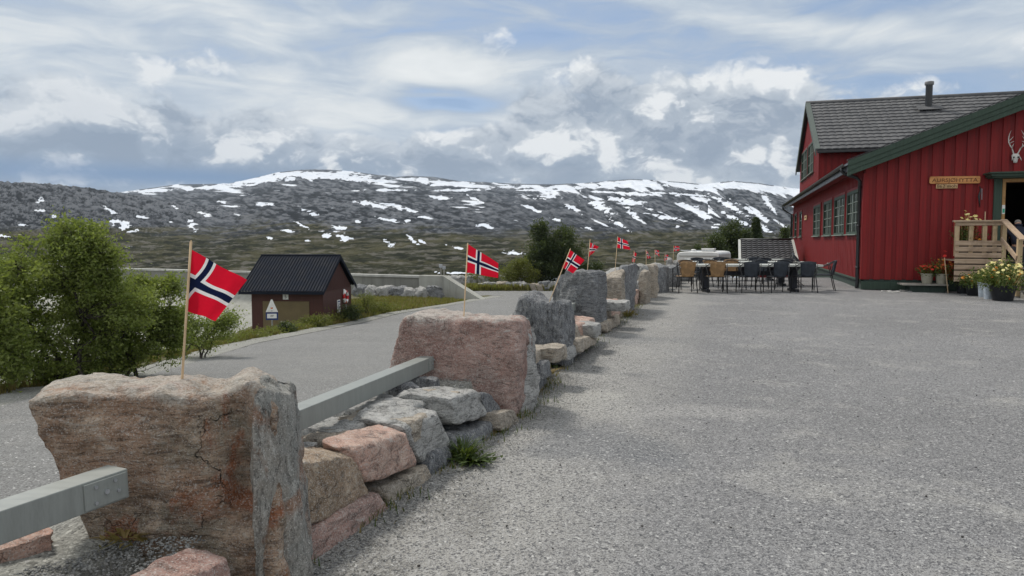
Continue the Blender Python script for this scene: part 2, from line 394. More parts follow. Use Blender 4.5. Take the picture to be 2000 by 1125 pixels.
M_ROAD = asphalt('road_asphalt', (.185, .186, .183), (.26, .255, .24), (.125, .127, .127))

def ground_f(n):
    v = n.coord('Object')
    a = n.noise(v, .9, 6, .6, .4); b = n.noise(v, 6, 6, .7); c_ = n.noise(v, 30, 4, .7)
    c = n.mix(n.step(a, .40, .60), (.075, .085, .035), (.115, .105, .06))
    c = n.mix(n.m('MULTIPLY', n.step(b, .5, .66), .7), c, (.19, .17, .13))
    c = n.mix(n.m('MULTIPLY', n.step(c_, .5, .75), .4), c, (.28, .26, .22))
    return {'Base Color': c, 'Roughness': .95, 'Specular IOR Level': .1, 'Normal': n.bump(n.m('ADD', b, c_), .8, .03)}
M_GROUND = material('ground_soil', ground_f)
M_GRAVEL = rock_mat('gravel_bits', (.24, .25, .25), (.30, .30, .29), (.40, .40, .38), lich=.1)
M_GRIT = asphalt('grit', (.235, .235, .215), (.34, .34, .31), (.17, .17, .155))
def mount_f(n):
    """bare gneiss, heath and old snow; 'veg', 'snow' and 'blue' are painted per vertex by where they grow and lie"""
    v = n.coord('Object')
    at = lambda k: n.node('ShaderNodeAttribute', attribute_name=k).outputs['Fac']
    veg, snow, tone = at('veg'), at('snow'), at('tone')
    p = n.vm('MULTIPLY', v, (1., .38, 1.)); p2 = n.mapping(p, (.012, .012, .05), (0, R(14), 0))
    r1 = n.noise(n.mapping(p, (.010, .010, .030), (0, R(16), 0)), 1, 9, .72, .5)
    r2 = n.noise(n.mapping(p, (.05, .05, .12), (0, R(20), 0)), 1, 8, .75, .4)
    r3 = n.noise(n.mapping(v, (.25, .1, .6)), 1, 6, .75)
    rock = n.mix(n.step(r1, .38, .62), (.052, .058, .066), (.165, .170, .178))
    rock = n.mix(n.m('MULTIPLY', n.step(r2, .54, .68), .75), rock, (.30, .305, .31))
    rock = n.mix(n.m('MULTIPLY', n.step(r2, .46, .33), .85), rock, (.022, .025, .030))
    rock = n.mix(n.m('MULTIPLY', n.step(r3, .50, .30), .45), rock, (.035, .038, .042))
    rock = n.mix(n.m('MULTIPLY', n.step(tone, .54, .86), .80), rock, (.255, .262, .268)); rock = n.mix(n.m('MULTIPLY', n.step(tone, .52, .26), .88), rock, (.024, .028, .030))
    h1 = n.noise(n.mapping(p, (.02, .012, .22), (0, R(4), 0), (9, 2, 4)), 1, 9, .72, .5)
    heath = n.mix(n.step(h1, .38, .62), (.028, .034, .014), (.125, .118, .062))
    heath = n.mix(n.m('MULTIPLY', n.step(n.noise(n.mapping(p, (.03, .015, .4), (0, R(3), 0)), 1, 8, .7, .3), .55, .67), .7), heath, (.215, .205, .175))
    heath = n.mix(n.m('MULTIPLY', n.step(h1, .42, .30), .8), heath, (.018, .018, .014))
    heath = n.mix(n.m('MULTIPLY', n.step(tone, .54, .82), .8), heath, (.205, .195, .165)); heath = n.mix(n.m('MULTIPLY', n.step(tone, .48, .20), .85), heath, (.020, .024, .013))
    rock = n.mix(1., rock, (.72, .75, .80), 'MULTIPLY'); heath = n.mix(1., heath, (.78, .78, .80), 'MULTIPLY')
    k = n.step(n.m('ADD', veg, n.m('MULTIPLY', n.m('SUBTRACT', r1, .5), 1.7)), .38, .62)
    c = n.mix(k, rock, heath)
    sn = n.m('ADD', snow, n.m('ADD', n.m('MULTIPLY', n.m('SUBTRACT', r2, .5), .34), n.m('MULTIPLY', n.m('SUBTRACT', r3, .5), .22)))
    sm = n.step(sn, .47, .53)
    c = n.mix(sm, c, n.mix(n.step(r1, .3, .7), (.60, .65, .73), (.76, .79, .83)))
    h = n.m('ADD', n.m('MULTIPLY', r1, 1.2), n.m('ADD', n.m('MULTIPLY', r2, .5), n.m('MULTIPLY', r3, .15)))
    h = n.m('MULTIPLY', h, n.m('SUBTRACT', 1., n.m('MULTIPLY', sm, .9)))
    return {'Base Color': c, 'Roughness': .95, 'Specular IOR Level': .05, 'Normal': n.bump(h, 1., 14.)}
M_MOUNT = material('mountain', mount_f)

def concrete(name, c, streaks=True):
    def f(n):
        v = n.coord('Object'); a = n.noise(v, .35, 6, .65); b = n.noise(n.mapping(v, (1.5, 1.5, .12)), 1.6, 6, .7); d = n.noise(v, 18, 4, .6)
        cc = n.mix(n.step(a, .35, .65), tuple(x*.85 for x in c), tuple(x*1.1 for x in c))
        cc = n.mix(n.m('MULTIPLY', n.step(b, .50, .34), .5), cc, tuple(x*.55 for x in c))
        cc = n.mix(n.m('MULTIPLY', n.step(b, .55, .7), .3), cc, tuple(min(1, x*1.3) for x in c))
        s = n.sep(v); fr = n.m('FRACT', n.m('MULTIPLY', n.m('ADD', s[0], n.m('MULTIPLY', s[1], -.45)), .30))
        if streaks: cc = n.mix(n.m('MULTIPLY', n.step(fr, .012, .0), .55), cc, tuple(x*.4 for x in c))
        return {'Base Color': cc, 'Roughness': .9, 'Specular IOR Level': .2, 'Normal': n.bump(d, .3, .01)}
    return material(name, f)
M_CONC = concrete('concrete_wall', (.235, .235, .21)); M_CONC2 = concrete('concrete_slab', (.36, .36, .325), False); M_CONCTOP = concrete('concrete_cap', (.46, .46, .43), False)

def painted_wood(name, c, fade=None, sc=1.):
    def f(n):
        v = objvec(n); gr = n.noise(n.mapping(v, (30, 30, 1.1)), 1.*sc, 6, .7, .3); a = n.noise(v, .7, 4, .6); k = n.noise(v, 5, 5, .6)
        cc = n.mix(n.step(gr, .3, .7), tuple(x*.72 for x in c), tuple(min(1, x*1.22) for x in c))
        cc = n.mix(n.m('MULTIPLY', n.step(a, .35, .7), .35), cc, fade or tuple(min(1, x*1.25+.004) for x in c))
        cc = n.mix(n.m('MULTIPLY', n.step(k, .60, .75), .25), cc, tuple(x*.5 for x in c))
        return {'Base Color': cc, 'Roughness': n.step(gr, .2, .8, .5, .72), 'Specular IOR Level': .3, 'Normal': n.bump(gr, .35, .003)}
    return material(name, f)
M_RED = painted_wood('red_boards', (.205, .012, .013), (.245, .024, .02))
M_REDD = painted_wood('red_batten', (.175, .0115, .013), (.205, .018, .017))
M_GREEN = painted_wood('green_trim', (.042, .068, .050))
M_PLINTH = painted_wood('plinth_green', (.035, .055, .045))
M_HUT = painted_wood('hut_brown', (.074, .030, .024)); M_DOORB = simple('hut_door', (.16, .122, .06), .6, .08, 2)
M_BLACK = simple('black_metal', (.018, .019, .021), .38, .15, 4, spec=.5)
M_ROOFMETAL = simple('roof_sheet', (.017, .021, .031), .8, .15, 2, spec=.08)
def tile_f(n):
    v = n.coord('Object'); a = n.noise(v, 1.1, 6, .65); b = n.noise(v, 22, 4, .7)
    id_ = n.node('ShaderNodeSeparateColor', {'Color': n.vor(n.mapping(v, (3.3, 2.9, 2.9)), 1, out='Color')}).outputs[0]
    c = n.mix(n.step(a, .35, .65), (.085, .087, .092), (.130, .131, .135)); c = n.mix(n.m('MULTIPLY', id_, .35), c, (.065, .066, .07))
    c = n.mix(n.m('MULTIPLY', n.step(b, .55, .7), .4), c, (.19, .19, .185))
    return {'Base Color': c, 'Roughness': .72, 'Normal': n.bump(b, .4, .006)}
M_TILE = material('roof_tile', tile_f)
def bare_wood(name, c, c2, sc=1., axis=(1.5, 26, 26)):
    def f(n):
        v = objvec(n); g_ = n.noise(n.mapping(v, axis), 1.*sc, 7, .7, .5); k = n.noise(v, 3, 5, .65)
        cc = n.mix(n.step(g_, .35, .65), c, c2); cc = n.mix(n.m('MULTIPLY', n.step(k, .5, .72), .55), cc, tuple(x*.45 for x in c))
        return {'Base Color': cc, 'Roughness': .8, 'Specular IOR Level': .2, 'Normal': n.bump(g_, .4, .004)}
    return material(name, f)
M_DECK = bare_wood('deck_wood', (.36, .26, .18), (.50, .38, .275)); M_DECKV = bare_wood('deck_wood_post', (.42, .31, .18), (.52, .40, .25), 1, (26, 26, 1.5))
M_GREYW = bare_wood('grey_wood', (.20, .19, .165), (.31, .30, .27)); M_SIGNW = bare_wood('sign_wood', (.50, .225, .085), (.62, .31, .125))
M_SIGNW2 = bare_wood('sign_wood_pale', (.52, .33, .17), (.62, .42, .24)); M_JAMB = bare_wood('jamb_wood', (.42, .24, .10), (.50, .30, .14), 1, (26, 26, 1.5))
M_TEXT = simple('sign_letter', (.03, .018, .010), .6, .1)
M_TEXTB = simple('carved_letter', (.10, .035, .012), .7, .15)
M_STICK = bare_wood('stick_wood', (.56, .40, .24), (.66, .50, .32), 2, (60, 60, 2))
M_RAIL = simple('rail_paint', (.245, .262, .248), .45, .07, 3, .15, spec=.4, st=(1, 8, 1))
M_STEEL = simple('galvanised', (.42, .44, .46), .4, .15, 12, metal=.7)
M_PALEM = simple('galvanised_pail', (.50, .56, .62), .42, .15, 14, metal=.25)
def cloth_mat(name, c):
    def f(n):
        v = n.coord('Object'); q = n.noise(v, 14, 4, .6); wv = n.node('ShaderNodeTexWave', {'Vector': v, 'Scale': 260.}).outputs['Fac']
        cc = n.mix(n.step(q, .3, .7), tuple(x*.88 for x in c), c)
        p = n.node('ShaderNodeBsdfPrincipled', {'Base Color': cc, 'Roughness': .75, 'Specular IOR Level': .15, 'Normal': n.bump(wv, .12, .0005)})
        t = n.node('ShaderNodeBsdfTranslucent', {'Color': cc})
        mx = n.node('ShaderNodeMixShader', {0: .35}); n.l.new(p.outputs[0], mx.inputs[1]); n.l.new(t.outputs[0], mx.inputs[2])
        return {'_': mx.outputs[0]}
    return material(name, f)
M_FR = cloth_mat('flag_red', (.72, .010, .035)); M_FW = cloth_mat('flag_white', (.82, .82, .82)); M_FB = cloth_mat('flag_blue', (.008, .014, .05))
def leaf_mat(name, a, b, c, tr=.3):
    def f(n):
        v = n.coord('Object'); geo = n.node('ShaderNodeNewGeometry').outputs['Random Per Island']
        q = n.noise(v, 1.6, 4, .6)
        cc = n.mix(n.step(q, .35, .65), a, b); cc = n.mix(n.m('MULTIPLY', geo, .6), cc, c)
        p = n.node('ShaderNodeBsdfPrincipled', {'Base Color': cc, 'Roughness': .55, 'Specular IOR Level': .3})
        t = n.node('ShaderNodeBsdfTranslucent', {'Color': n.mix(.5, cc, (.25, .32, .03))})
        mx = n.node('ShaderNodeMixShader', {0: tr}); n.l.new(p.outputs[0], mx.inputs[1]); n.l.new(t.outputs[0], mx.inputs[2])
        return {'_': mx.outputs[0]}
    return material(name, f)
M_LEAF = leaf_mat('leaf_willow', (.115, .165, .034), (.18, .225, .048), (.31, .35, .13), .5)
M_LEAFD = leaf_mat('leaf_dark', (.028, .045, .020), (.045, .068, .026), (.07, .09, .04), .22)
M_LEAFB = leaf_mat('leaf_bush', (.085, .105, .024), (.15, .155, .036), (.20, .20, .06), .35)
M_NEEDLE = leaf_mat('needle', (.022, .045, .020), (.04, .065, .025), (.06, .08, .03), .15)
M_GRASS = leaf_mat('grass_blade', (.13, .15, .028), (.20, .18, .05), (.24, .19, .08), .3)
M_GRASSY = leaf_mat('grass_ochre', (.20, .14, .05), (.16, .14, .04), (.30, .21, .09), .3)
M_WEED = leaf_mat('weed_leaf', (.03, .06, .015), (.05, .085, .02), (.09, .12, .035), .25)
M_POTL = leaf_mat('pot_leaf', (.045, .085, .02), (.09, .13, .03), (.15, .18, .05), .3)
M_BARK = simple('bark', (.060, .052, .045), .9, .3, 12, .5)
M_GLASS = material('window_glass', lambda n: {'Base Color': n.mix(n.step(n.noise(objvec(n), 2.2, 4, .6), .35, .65), (.012, .016, .015), (.045, .055, .05)), 'Roughness': .06, 'Specular IOR Level': .8})
M_INT = simple('dark_interior', (.02, .015, .012), .9, .2)
M_PWHITE = simple('caravan_white', (.72, .72, .70), .35, .04, 2)
M_PGREY = simple('caravan_grey', (.40, .40, .38), .4, .05)
M_REDP = simple('red_plastic', (.55, .03, .03), .4, .1); M_WHT = simple('white_enamel', (.78, .78, .76), .4, .05)
M_BLUE = simple('blue_enamel', (.01, .035, .16), .4, .1); M_ORG = simple('warning_orange', (.55, .15, .04), .5)
M_BONE = simple('bone', (.62, .61, .57), .6, .12, 18, .3)
M_TEALP = simple('sticker_teal', (.05, .35, .22), .5)
def weave(name, c, rough=.55):
    def f(n):
        v = n.coord('Object'); s = n.sep(v)
        a = n.m('SINE', n.m('MULTIPLY', s[2], 420.)); b = n.m('SINE', n.m('MULTIPLY', s[0], 420.)); h = n.m('MULTIPLY', a, b)
        q = n.noise(v, 9, 4, .6)
        cc = n.mix(n.step(h, -.4, .8), tuple(x*.5 for x in c), c); cc = n.mix(n.step(q, .4, .8), cc, tuple(min(1, x*1.25) for x in c))
        return {'Base Color': cc, 'Roughness': rough, 'Normal': n.bump(h, .6, .002)}
    return material(name, f)
M_WICK = weave('wicker_tan', (.34, .205, .095)); M_WICKD = weave('wicker_dark', (.033, .042, .056), .45)
M_TTOP = simple('table_top', (.50, .51, .47), .38, .08, 4, spec=.5); M_TLEG = simple('table_leg', (.018, .020, .028), .5, .2)
M_POTB = simple('pot_beige', (.36, .34, .27), .6, .1, 6); M_POTK = simple('pot_black', (.012, .013, .016), .45, .2); M_SOIL = simple('potting_soil', (.035, .026, .018), .95, .3, 30, .6)
M_YEL = simple('petal_yellow', (.72, .50, .10), .6, .2, 30, c2=(.80, .72, .34)); M_PYEL = simple('petal_cream', (.78, .70, .30), .6, .1, 30); M_ORN = simple('petal_orange', (.70, .25, .03), .6, .2, 30); M_PRED = simple('petal_red', (.62, .03, .02), .6, .2, 30)
M_RUST = simple('geranium_rust', (.42, .085, .025), .7, .25, 30)
M_JACKET = simple('jacket_navy', (.012, .016, .032), .75, .25, 9, .4); M_SKIN = simple('skin', (.45, .26, .18), .55, .06, 12, spec=.3); M_HAIR = simple('hair_grey', (.22, .20, .18), .7, .2, 60, .5)
M_TROUS = simple('trousers_dark', (.03, .03, .035), .8, .2, 9, .3)
# ---------------------------------------------------------------- land form (metres; +Y is where the camera looks)
LY = [-8, 6, 11.2, 15, 19, 26, 37, 43, 48, 56.6, 58, 64]
LX = [-9.5, -6.9, -7.7, -7.9, -8.7, -9.5, -8.1, -7.0, -4.6, -1.0, -7.5, -8.0]
RY = [-8, 6.2, 12.8, 16.8, 30, 45, 66]; RX = [-4.5, -3.35, -2.0, -1.0, 1.2, 4.8, 9.5]
ZY = [-8, 6, 11, 15, 19, 26, 37, 43, 70]; ZZ = [-.6, -.72, -.98, -1.36, -1.72, -2.2, -2.72, -2.8, -2.8]
WY = [-8, 3.15, 5.9, 8.6, 11.2, 14, 20, 27, 33, 45]; WX = [-3.4, -.95, .10, .62, 1.40, 2.15, 3.85, 5.85, 8.2, 13]
def xL(y): return np.interp(y, LY, LX)
def xR(y): return np.interp(y, RY, RX)
def zr(y): return np.interp(y, ZY, ZZ)
def xw(y): return np.interp(y, WY, WX)
def par_y(x): return 55.4+(-6.9-x)*.50           # line of the dam parapet
def ground_z(x, y):
    x = np.asarray(x, float); y = np.asarray(y, float)
    road = zr(y)
    terr = -sst(y, 27, 45)*2.6
    t = sst(x, xw(y)-1.75, xw(y)-.75)
    z = road*(1-t)+terr*t
    dist = np.maximum(0, xL(y)-1.0-x)
    fall = dist*.42*(1-sst(y, 38, 45))
    flat = np.maximum(0, -13.5-x)*.42*sst(y, 38, 45)
    z = z-np.minimum(fall+flat, 10)
    z = np.where((y > par_y(x)+1) & (x < -4), np.minimum(z, -6.), z)
    z = z-sst(y, 62, 120)*5.0
    z = z-sst(y, 100, 230)*3.6
    side = np.maximum(0, np.maximum(xL(y)-.25-x, 0))
    rough = np.where((x < xL(y)-.3) | ((x > xR(y)+.3) & (x < xw(y)-.7)) | (y > 62), 1., 0.)
    return z+rough*fbm(x*.8, y*.8, 4)*.14-.02
gx = np.concatenate([np.linspace(-260, -32, 30)[:-1], np.linspace(-32, -12, 41)[:-1], np.linspace(-12, 6, 91)[:-1], np.linspace(6, 30, 40)[:-1], np.linspace(30, 260, 24)])
gy = np.concatenate([np.linspace(-60, 0, 10)[:-1], np.linspace(0, 34, 120)[:-1], np.linspace(34, 64, 70)[:-1], np.linspace(64, 235, 50)])
GX, GY = np.meshgrid(gx, gy); GZ = ground_z(GX, GY)
def grid_faces(nr, nc):
    i = np.arange(nr-1)[:, None]*nc+np.arange(nc-1)[None]; i = i.ravel()
    return np.stack([i, i+1, i+nc+1, i+nc], 1)
V = np.stack([GX, GY, GZ], 2).reshape(-1, 3)
tag(raw('ground', V, grid_faces(len(gy), len(gx)), M_GROUND, smooth=True), kind='structure')

# road
ys = np.concatenate([np.linspace(-8, 56, 130), np.linspace(56.5, 64, 16)])
cols = 14; P = []
for y in ys:
    a, b = float(xL(y)), float(xR(y))
    for k in range(cols):
        f = k/(cols-1); x = a+(b-a)*f; x += (fbm(np.array([y*1.3]), np.array([3.+k*9]), 3)[0]*.25 if k in (0, cols-1) else 0)
        P.append((x, y, float(zr(y))+.03*math.sin(math.pi*f)+(.012 if k not in (0, cols-1) else -.07)))
tag(raw('road', np.array(P), grid_faces(len(ys), cols), M_ROAD, smooth=True), kind='structure')

# terrace yard
tx = []; ys = np.concatenate([np.linspace(-8, 30, 150), np.linspace(30.5, 44, 30)])
P = []; cols = 60
for y in ys:
    a = float(xw(y))-.62; b = 45.
    for k in range(cols):
        f = (k/(cols-1))**1.8; x = a+(b-a)*f
        z = .006+float(fbm(np.array([x*.25]), np.array([y*.25]), 3)[0])*.028*min(1, max(0, (y-2)/4)) - float(sst(y, 27.5, 44.5))*2.58
        P.append((x, y, z))
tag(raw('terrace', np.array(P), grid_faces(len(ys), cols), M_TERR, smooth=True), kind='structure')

# grass verge strips: gravel shoulder outside the road
P = []; ys = np.linspace(4, 56, 120)
for y in ys:
    a = float(xL(y)); wdt = .55+.3*float(fbm(np.array([y*.5]), np.array([1.]), 3)[0])
    for k in range(4):
        x = a-wdt+(wdt+.5)*k/3; P.append((x, y, max(float(zr(y)) if x > a-.3 else -99, float(ground_z(x, y)))+(.030 if k in (1, 2) else .0)))
tag(raw('road_shoulder', np.array(P), grid_faces(len(ys), 4), M_GRIT, smooth=True), kind='structure')

# ---------------------------------------------------------------- mountains
SKB_X = [-3000, -900, -200, 100, 235, 300, 350, 450, 500, 545, 590, 640, 690, 740, 775, 800, 850, 900, 950, 1010, 1080, 1150, 1190, 1230, 1270, 1320, 1370, 1395, 1430, 1480, 1540, 1650, 2000, 3000]
SKB_Y = [395, 405, 395, 385, 377, 368, 361, 360, 349, 338, 333, 332.5, 336, 343, 347, 344.5, 347, 355, 357, 360, 361, 358, 354, 351, 352.5, 356, 361, 358, 354.5, 359, 368, 378, 400, 430]
SKA_X = [-3000, -900, -300, 0, 100, 180, 240, 300, 380, 460, 560, 680, 800, 950, 1100, 1300, 3000]
SKA_Y = [390, 372, 362, 357, 361, 368, 378, 388, 400, 412, 428, 446, 470, 500, 540, 560, 560]
pxs = np.concatenate([np.linspace(-2600, -120, 90)[:-1], np.linspace(-120, 1640, 900)[:-1], np.linspace(1640, 3200, 70)])
NB = 300
q = np.linspace(0, 1, NB)
Y0, Y1 = 190., 5200.
PX, Q = np.meshgrid(pxs, q)
YB = Y0*(Y1/Y0)**Q
SB = np.interp(PX, SKB_X, SKB_Y)
base_y = 549.
gq = Q**1.0
YS = base_y-(base_y-SB)*(1-(1-gq)**1.55)/1.0
# the last stretch before the crest lies back as a rounded top
XX = YB*(PX-1000)/FPX
ZB = 1.4+YB*(470-YS)/FPX
# relief at a scale that grows with distance: boulder fields and ledges near, whole ravines far off
u1, v1 = PX/100., (YS-470)/100.
rw0 = sst(PX, 820, 1250)
def rel(a):
    c_, s_ = math.cos(R(a)), math.sin(R(a)); ua = u1*c_+v1*s_; va = -u1*s_+v1*c_
    return fbm(ua*1.5+a, va*6.5+3, 6, .6, True)-.55, fbm(ua*4.5+4, va*15+a, 5, .6), fbm(ua*9, va*30, 3, .6)
r0_, r1_ = rel(7), rel(21)
ledge, small_, tiny_ = [a*(1-rw0)+b*rw0 for a, b in zip(r0_, r1_)]; ledge = ledge*1.15
envl = np.clip((1-Q)/.04, 0, 1)*np.clip(Q/.05, 0, 1)
pxm = YB/FPX
ZB = ZB+pxm*envl*(ledge*5.0+small_*3.0)
# near hill on the left
ya = np.interp(PX, SKA_X, SKA_Y); YC = 1150.+np.interp(PX, [-200, 900], [-150, 350])
ta = np.clip((YB-260)/(YC-260), 0, 1.)
ysa = 540-(540-ya)*np.where(ta < 1, 1-(1-ta)**1.7, 1)
ZA = 1.4+np.minimum(YB, YC)*(470-ysa)/FPX-np.maximum(0, YB-YC)*.22
v2 = (ysa-470)/100.; ub = u1*.97+v2*.24; vb = -u1*.24+v2*.97
crA = fbm(ub*3.2, vb*9, 6, .6, True)-.5; crA2 = fbm(ub*8, vb*19, 5, .62)
ZA = ZA+pxm*(crA*6.5+crA2*5.0)*sst(ta, .03, .35)*np.clip(.35+(430-ya)/120, .25, 1)*(YB < YC*1.02)
isA = ZA > ZB
Z = np.where(isA, ZA, ZB)
nvb = len(pxs)
YS2 = 470-(Z-1.4)/YB*FPX                          # elevation angle of every point, as a height scale
# how the snow lies: wide fields under the crest, streaks in the gullies that run down to the right
sx = PX/100.; sy = YS2/100.
def streak(ang, fx, fy, seed, o=4):
    c_, s_ = math.cos(R(ang)), math.sin(R(ang))
    return fbm((sx*c_+sy*s_)*fx+seed, (-sx*s_+sy*c_)*fy+seed*1.7, o, .55)
below = YS2-SB
hor = streak(3, 1.1, 9, 3.1); dia = streak(24, 1.5, 8.5, 8.3); dib = streak(32, 1.1, 7.5, 21.3)
rw = sst(PX, 880, 1180)
field = hor*(1-rw)+np.where(PX > 1380, dib, dia)*rw
top = sst(below, 26, 4)*(.24+.10*rw)
mid = sst(below, 130, 20)*(.06+.10*rw)
snow = .20+top+mid*.9+field*.66
snow = snow-.10*sst(below, 70, 120)-.25*sst(below, 120, 160)
snow = snow-.42*(below < 1.6)*(fbm(PX*.012, PX*0+3, 3) > -.15)
snow = np.where(isA, .1, snow)
def ell(cx, cy, rx, ry, rot=0, amp=.6):
    c_, s_ = math.cos(R(rot)), math.sin(R(rot)); dx, dy = PX-cx, YS2-cy
    wob = fbm(PX*.05+cx, YS2*.14+cy, 5, .65)*2.0
    d = np.sqrt(((dx*c_+dy*s_)/rx)**2+((-dx*s_+dy*c_)/ry)**2)+wob
    return sst(d, 1.35, .55)*amp
front = np.ones_like(PX, bool)
big = [(620, 345, 112, 8, 0), (505, 353, 75, 8, -9), (415, 366, 60, 5, -5), (300, 373, 55, 3.5, -3), (700, 351, 70, 5, 6), (820, 352, 40, 4, 3), (880, 360, 70, 4, 0),
       (1240, 363, 90, 4.2, 2), (1110, 367, 70, 2.6, 0), (1470, 367, 70, 6, 4), (1370, 371, 40, 3, 0), (1000, 366, 40, 2.4, 0), (1180, 376, 60, 2, 2), (1330, 380, 60, 2.2, 4), (1530, 374, 30, 5, 5),
       (725, 398, 34, 5, 14), (790, 408, 28, 5, 16), (1075, 387, 22, 5, 3), (1170, 404, 30, 8, 25), (1225, 395, 34, 9, 12), (1235, 418, 22, 5, 35), (1300, 425, 38, 4, 12),
       (1370, 418, 34, 7, 30), (1425, 403, 48, 6, 28), (1470, 416, 45, 5, 30), (1440, 430, 40, 4, 25), (1210, 440, 30, 4, 28), (1120, 408, 20, 4, 28), (1040, 408, 26, 3.5, 22),
       (1480, 438, 30, 5, 30), (1340, 404, 24, 5, 20), (1500, 398, 20, 7, 45), (1250, 380, 60, 3, 3), (1085, 430, 12, 3, 15), (950, 442, 16, 4, 8), (1150, 447, 9, 3, 25),
       (860, 386, 26, 4, 8), (900, 372, 60, 3, 0), (760, 372, 40, 2.5, 0), (830, 425, 16, 3, 10), (925, 388, 22, 2.4, 25), (1400, 445, 12, 3, 10), (1322, 443, 6, 3, 0), (1060, 372, 60, 3, 0)]
for b in big: snow = np.maximum(snow, np.where(isA, 0, ell(*b, amp=.62)))
small = [(84, 392, 10, 5, 10), (82, 411, 10, 3, 0), (52, 440, 11, 3, 5), (110, 423, 5, 4, 0), (218, 411, 15, 4, 28), (277, 423, 12, 3, 8), (244, 441, 22, 9, 20), (10, 462, 10, 4, 0),
         (405, 418, 17, 4, 6), (376, 439, 12, 9, 30), (468, 421, 9, 4, 15), (335, 433, 5, 3, 20), (617, 419, 17, 4, 20), (590, 439, 16, 3, 25), (562, 451, 14, 3, 3), (638, 461, 14, 7, 20),
         (672, 463, 16, 7, 25), (663, 444, 18, 4, 5), (762, 476, 13, 5, 15), (805, 469, 16, 3.5, 35), (822, 471, 10, 3, 30), (530, 465, 9, 3, 10), (602, 471, 6, 2, 0), (1005, 494, 26, 4, 8),
         (895, 484, 18, 3, 15), (345, 405, 8, 3, 20), (520, 400, 20, 2.5, 0), (440, 396, 10, 3, 10), (700, 433, 8, 3, 10), (760, 430, 22, 3.5, 12), (795, 431, 8, 4, 20), (1045, 498, 8, 3, 0)]
for b in small: snow = np.maximum(snow, ell(*b, amp=.66))
snow = np.maximum(snow, ell(905, 533, 48, 2.4, 0, .8))
hfb = 1-np.abs(small_)*3.2; toneB = .5+ledge*.65+small_*.9+tiny_*.75-sst(hfb, .8, .97)*.12
hfr = 1-np.abs(fbm(ub*6.5+3, vb*11+7, 4, .6))*3.4; toneA = .52+crA*1.0+crA2*.95+fbm(ub*22, vb*40, 3, .6)*.45-sst(hfr, .72, .95)*.40
tone = np.where(isA, toneA, toneB)
vv_ = sst(YS2, 415, 480); flat_ = .5+fbm(u1*2.2+5, v1*24, 6, .6)*1.25; tone = tone*(1-vv_*.8)+flat_*vv_*.8
rim = (below > -1)*(below < 1.5)
veg = .12+sst(YS2, 395, 505)*.75+fbm(PX*.006, YS2*.02, 4)*.25
veg = veg-rw*.12*sst(YS2, 480, 420)
veg = np.where(isA, veg-.12+.28*sst(YS2, 420, 460), veg)
# back side of the crest
back = []
V = np.stack([XX, YB, Z], 2)
B1 = V[-1].copy(); B1[:, 1] += 500; B1[:, 2] -= 10; B1[:, 0] *= 1.09
B2 = V[-1].copy(); B2[:, 1] += 2500; B2[:, 0] *= 1.4; B2[:, 2] -= 420
V = np.concatenate([V, B1[None], B2[None]], 0)
snow = np.concatenate([snow, snow[-1:]*0+.3, snow[-1:]*0+.3]); veg = np.concatenate([veg, veg[-1:], veg[-1:]]); tone = np.concatenate([tone, tone[-1:], tone[-1:]])
mo = raw('mountain', V.reshape(-1, 3), grid_faces(NB+2, nvb), M_MOUNT, smooth=True)
for nm, arr in (('snow', snow), ('veg', veg), ('tone', tone)):
    at = mo.data.attributes.new(nm, 'FLOAT', 'POINT'); at.data.foreach_set('value', arr.astype(np.float32).ravel())
tag(mo, kind='structure')

# ---------------------------------------------------------------- concrete dam beyond the road
pr = empty('dam_parapet', (-6.9, 55.4, -2.8), 0, 'long grey concrete dam parapet with pale cap beyond the road, behind the brown hut', 'dam wall')
pr.rotation_euler.z = math.atan2(-.50, 1)   # local +x runs back towards the camera side
mb = MB(); mb.box(-64, 0, 0, .45, -1.2, 1.42); mb.build('wall_face', M_CONC, pr, bevel=.02)
mb = MB(); mb.box(-64, 0, -.10, .56, 1.42, 1.60); mb.build('cap', M_CONCTOP, pr, bevel=.02)
mb = MB(); mb.box(0.004, 2.1, -.12, .60, -.6, 1.62)
mb.hexa([(2.104, -.12, -.6), (5.6, -.12, -.6), (5.6, .60, -.6), (2.104, .60, -.6), (2.104, -.12, 1.62), (5.6, -.12, -.15), (5.6, .60, -.15), (2.104, .60, 1.62)])
mb.build('end_ramp', M_CONC2, pr, bevel=.02)
ap = MB(); d = .2
ap.poly([(-64, -.004, .02), (-9.5, -.004, -.5), (-9.5, -24, -14.6), (-64, -24, -14.1), (-64, -.004, -1), (-9.5, -.004, -1.5), (-9.5, -24, -16), (-64, -24, -16)],
        [(0, 3, 2, 1), (4, 5, 6, 7), (0, 1, 5, 4), (1, 2, 6, 5), (2, 3, 7, 6), (3, 0, 4, 7)])
ap.build('sloping_face', M_CONC2, pr)
for i, (px, h) in enumerate([(861, 1.9), (867.5, 1.75)]):
    b = Pz(px, 566, -2.8); p = empty('marker_post', b, 0, ['taller of two thin grey posts at the foot of the concrete dam ramp', 'shorter grey post with a box on top at the concrete dam ramp'][i], 'post', 'posts by the dam ramp')
    MB().box(-.07, .07, -.07, .07, -.3, h).build('post_shaft', M_GREYW, p)
    MB().box(-.14, .14, -.10, .10, h, h+.28).build('post_head', M_STEEL, p, bevel=.02)
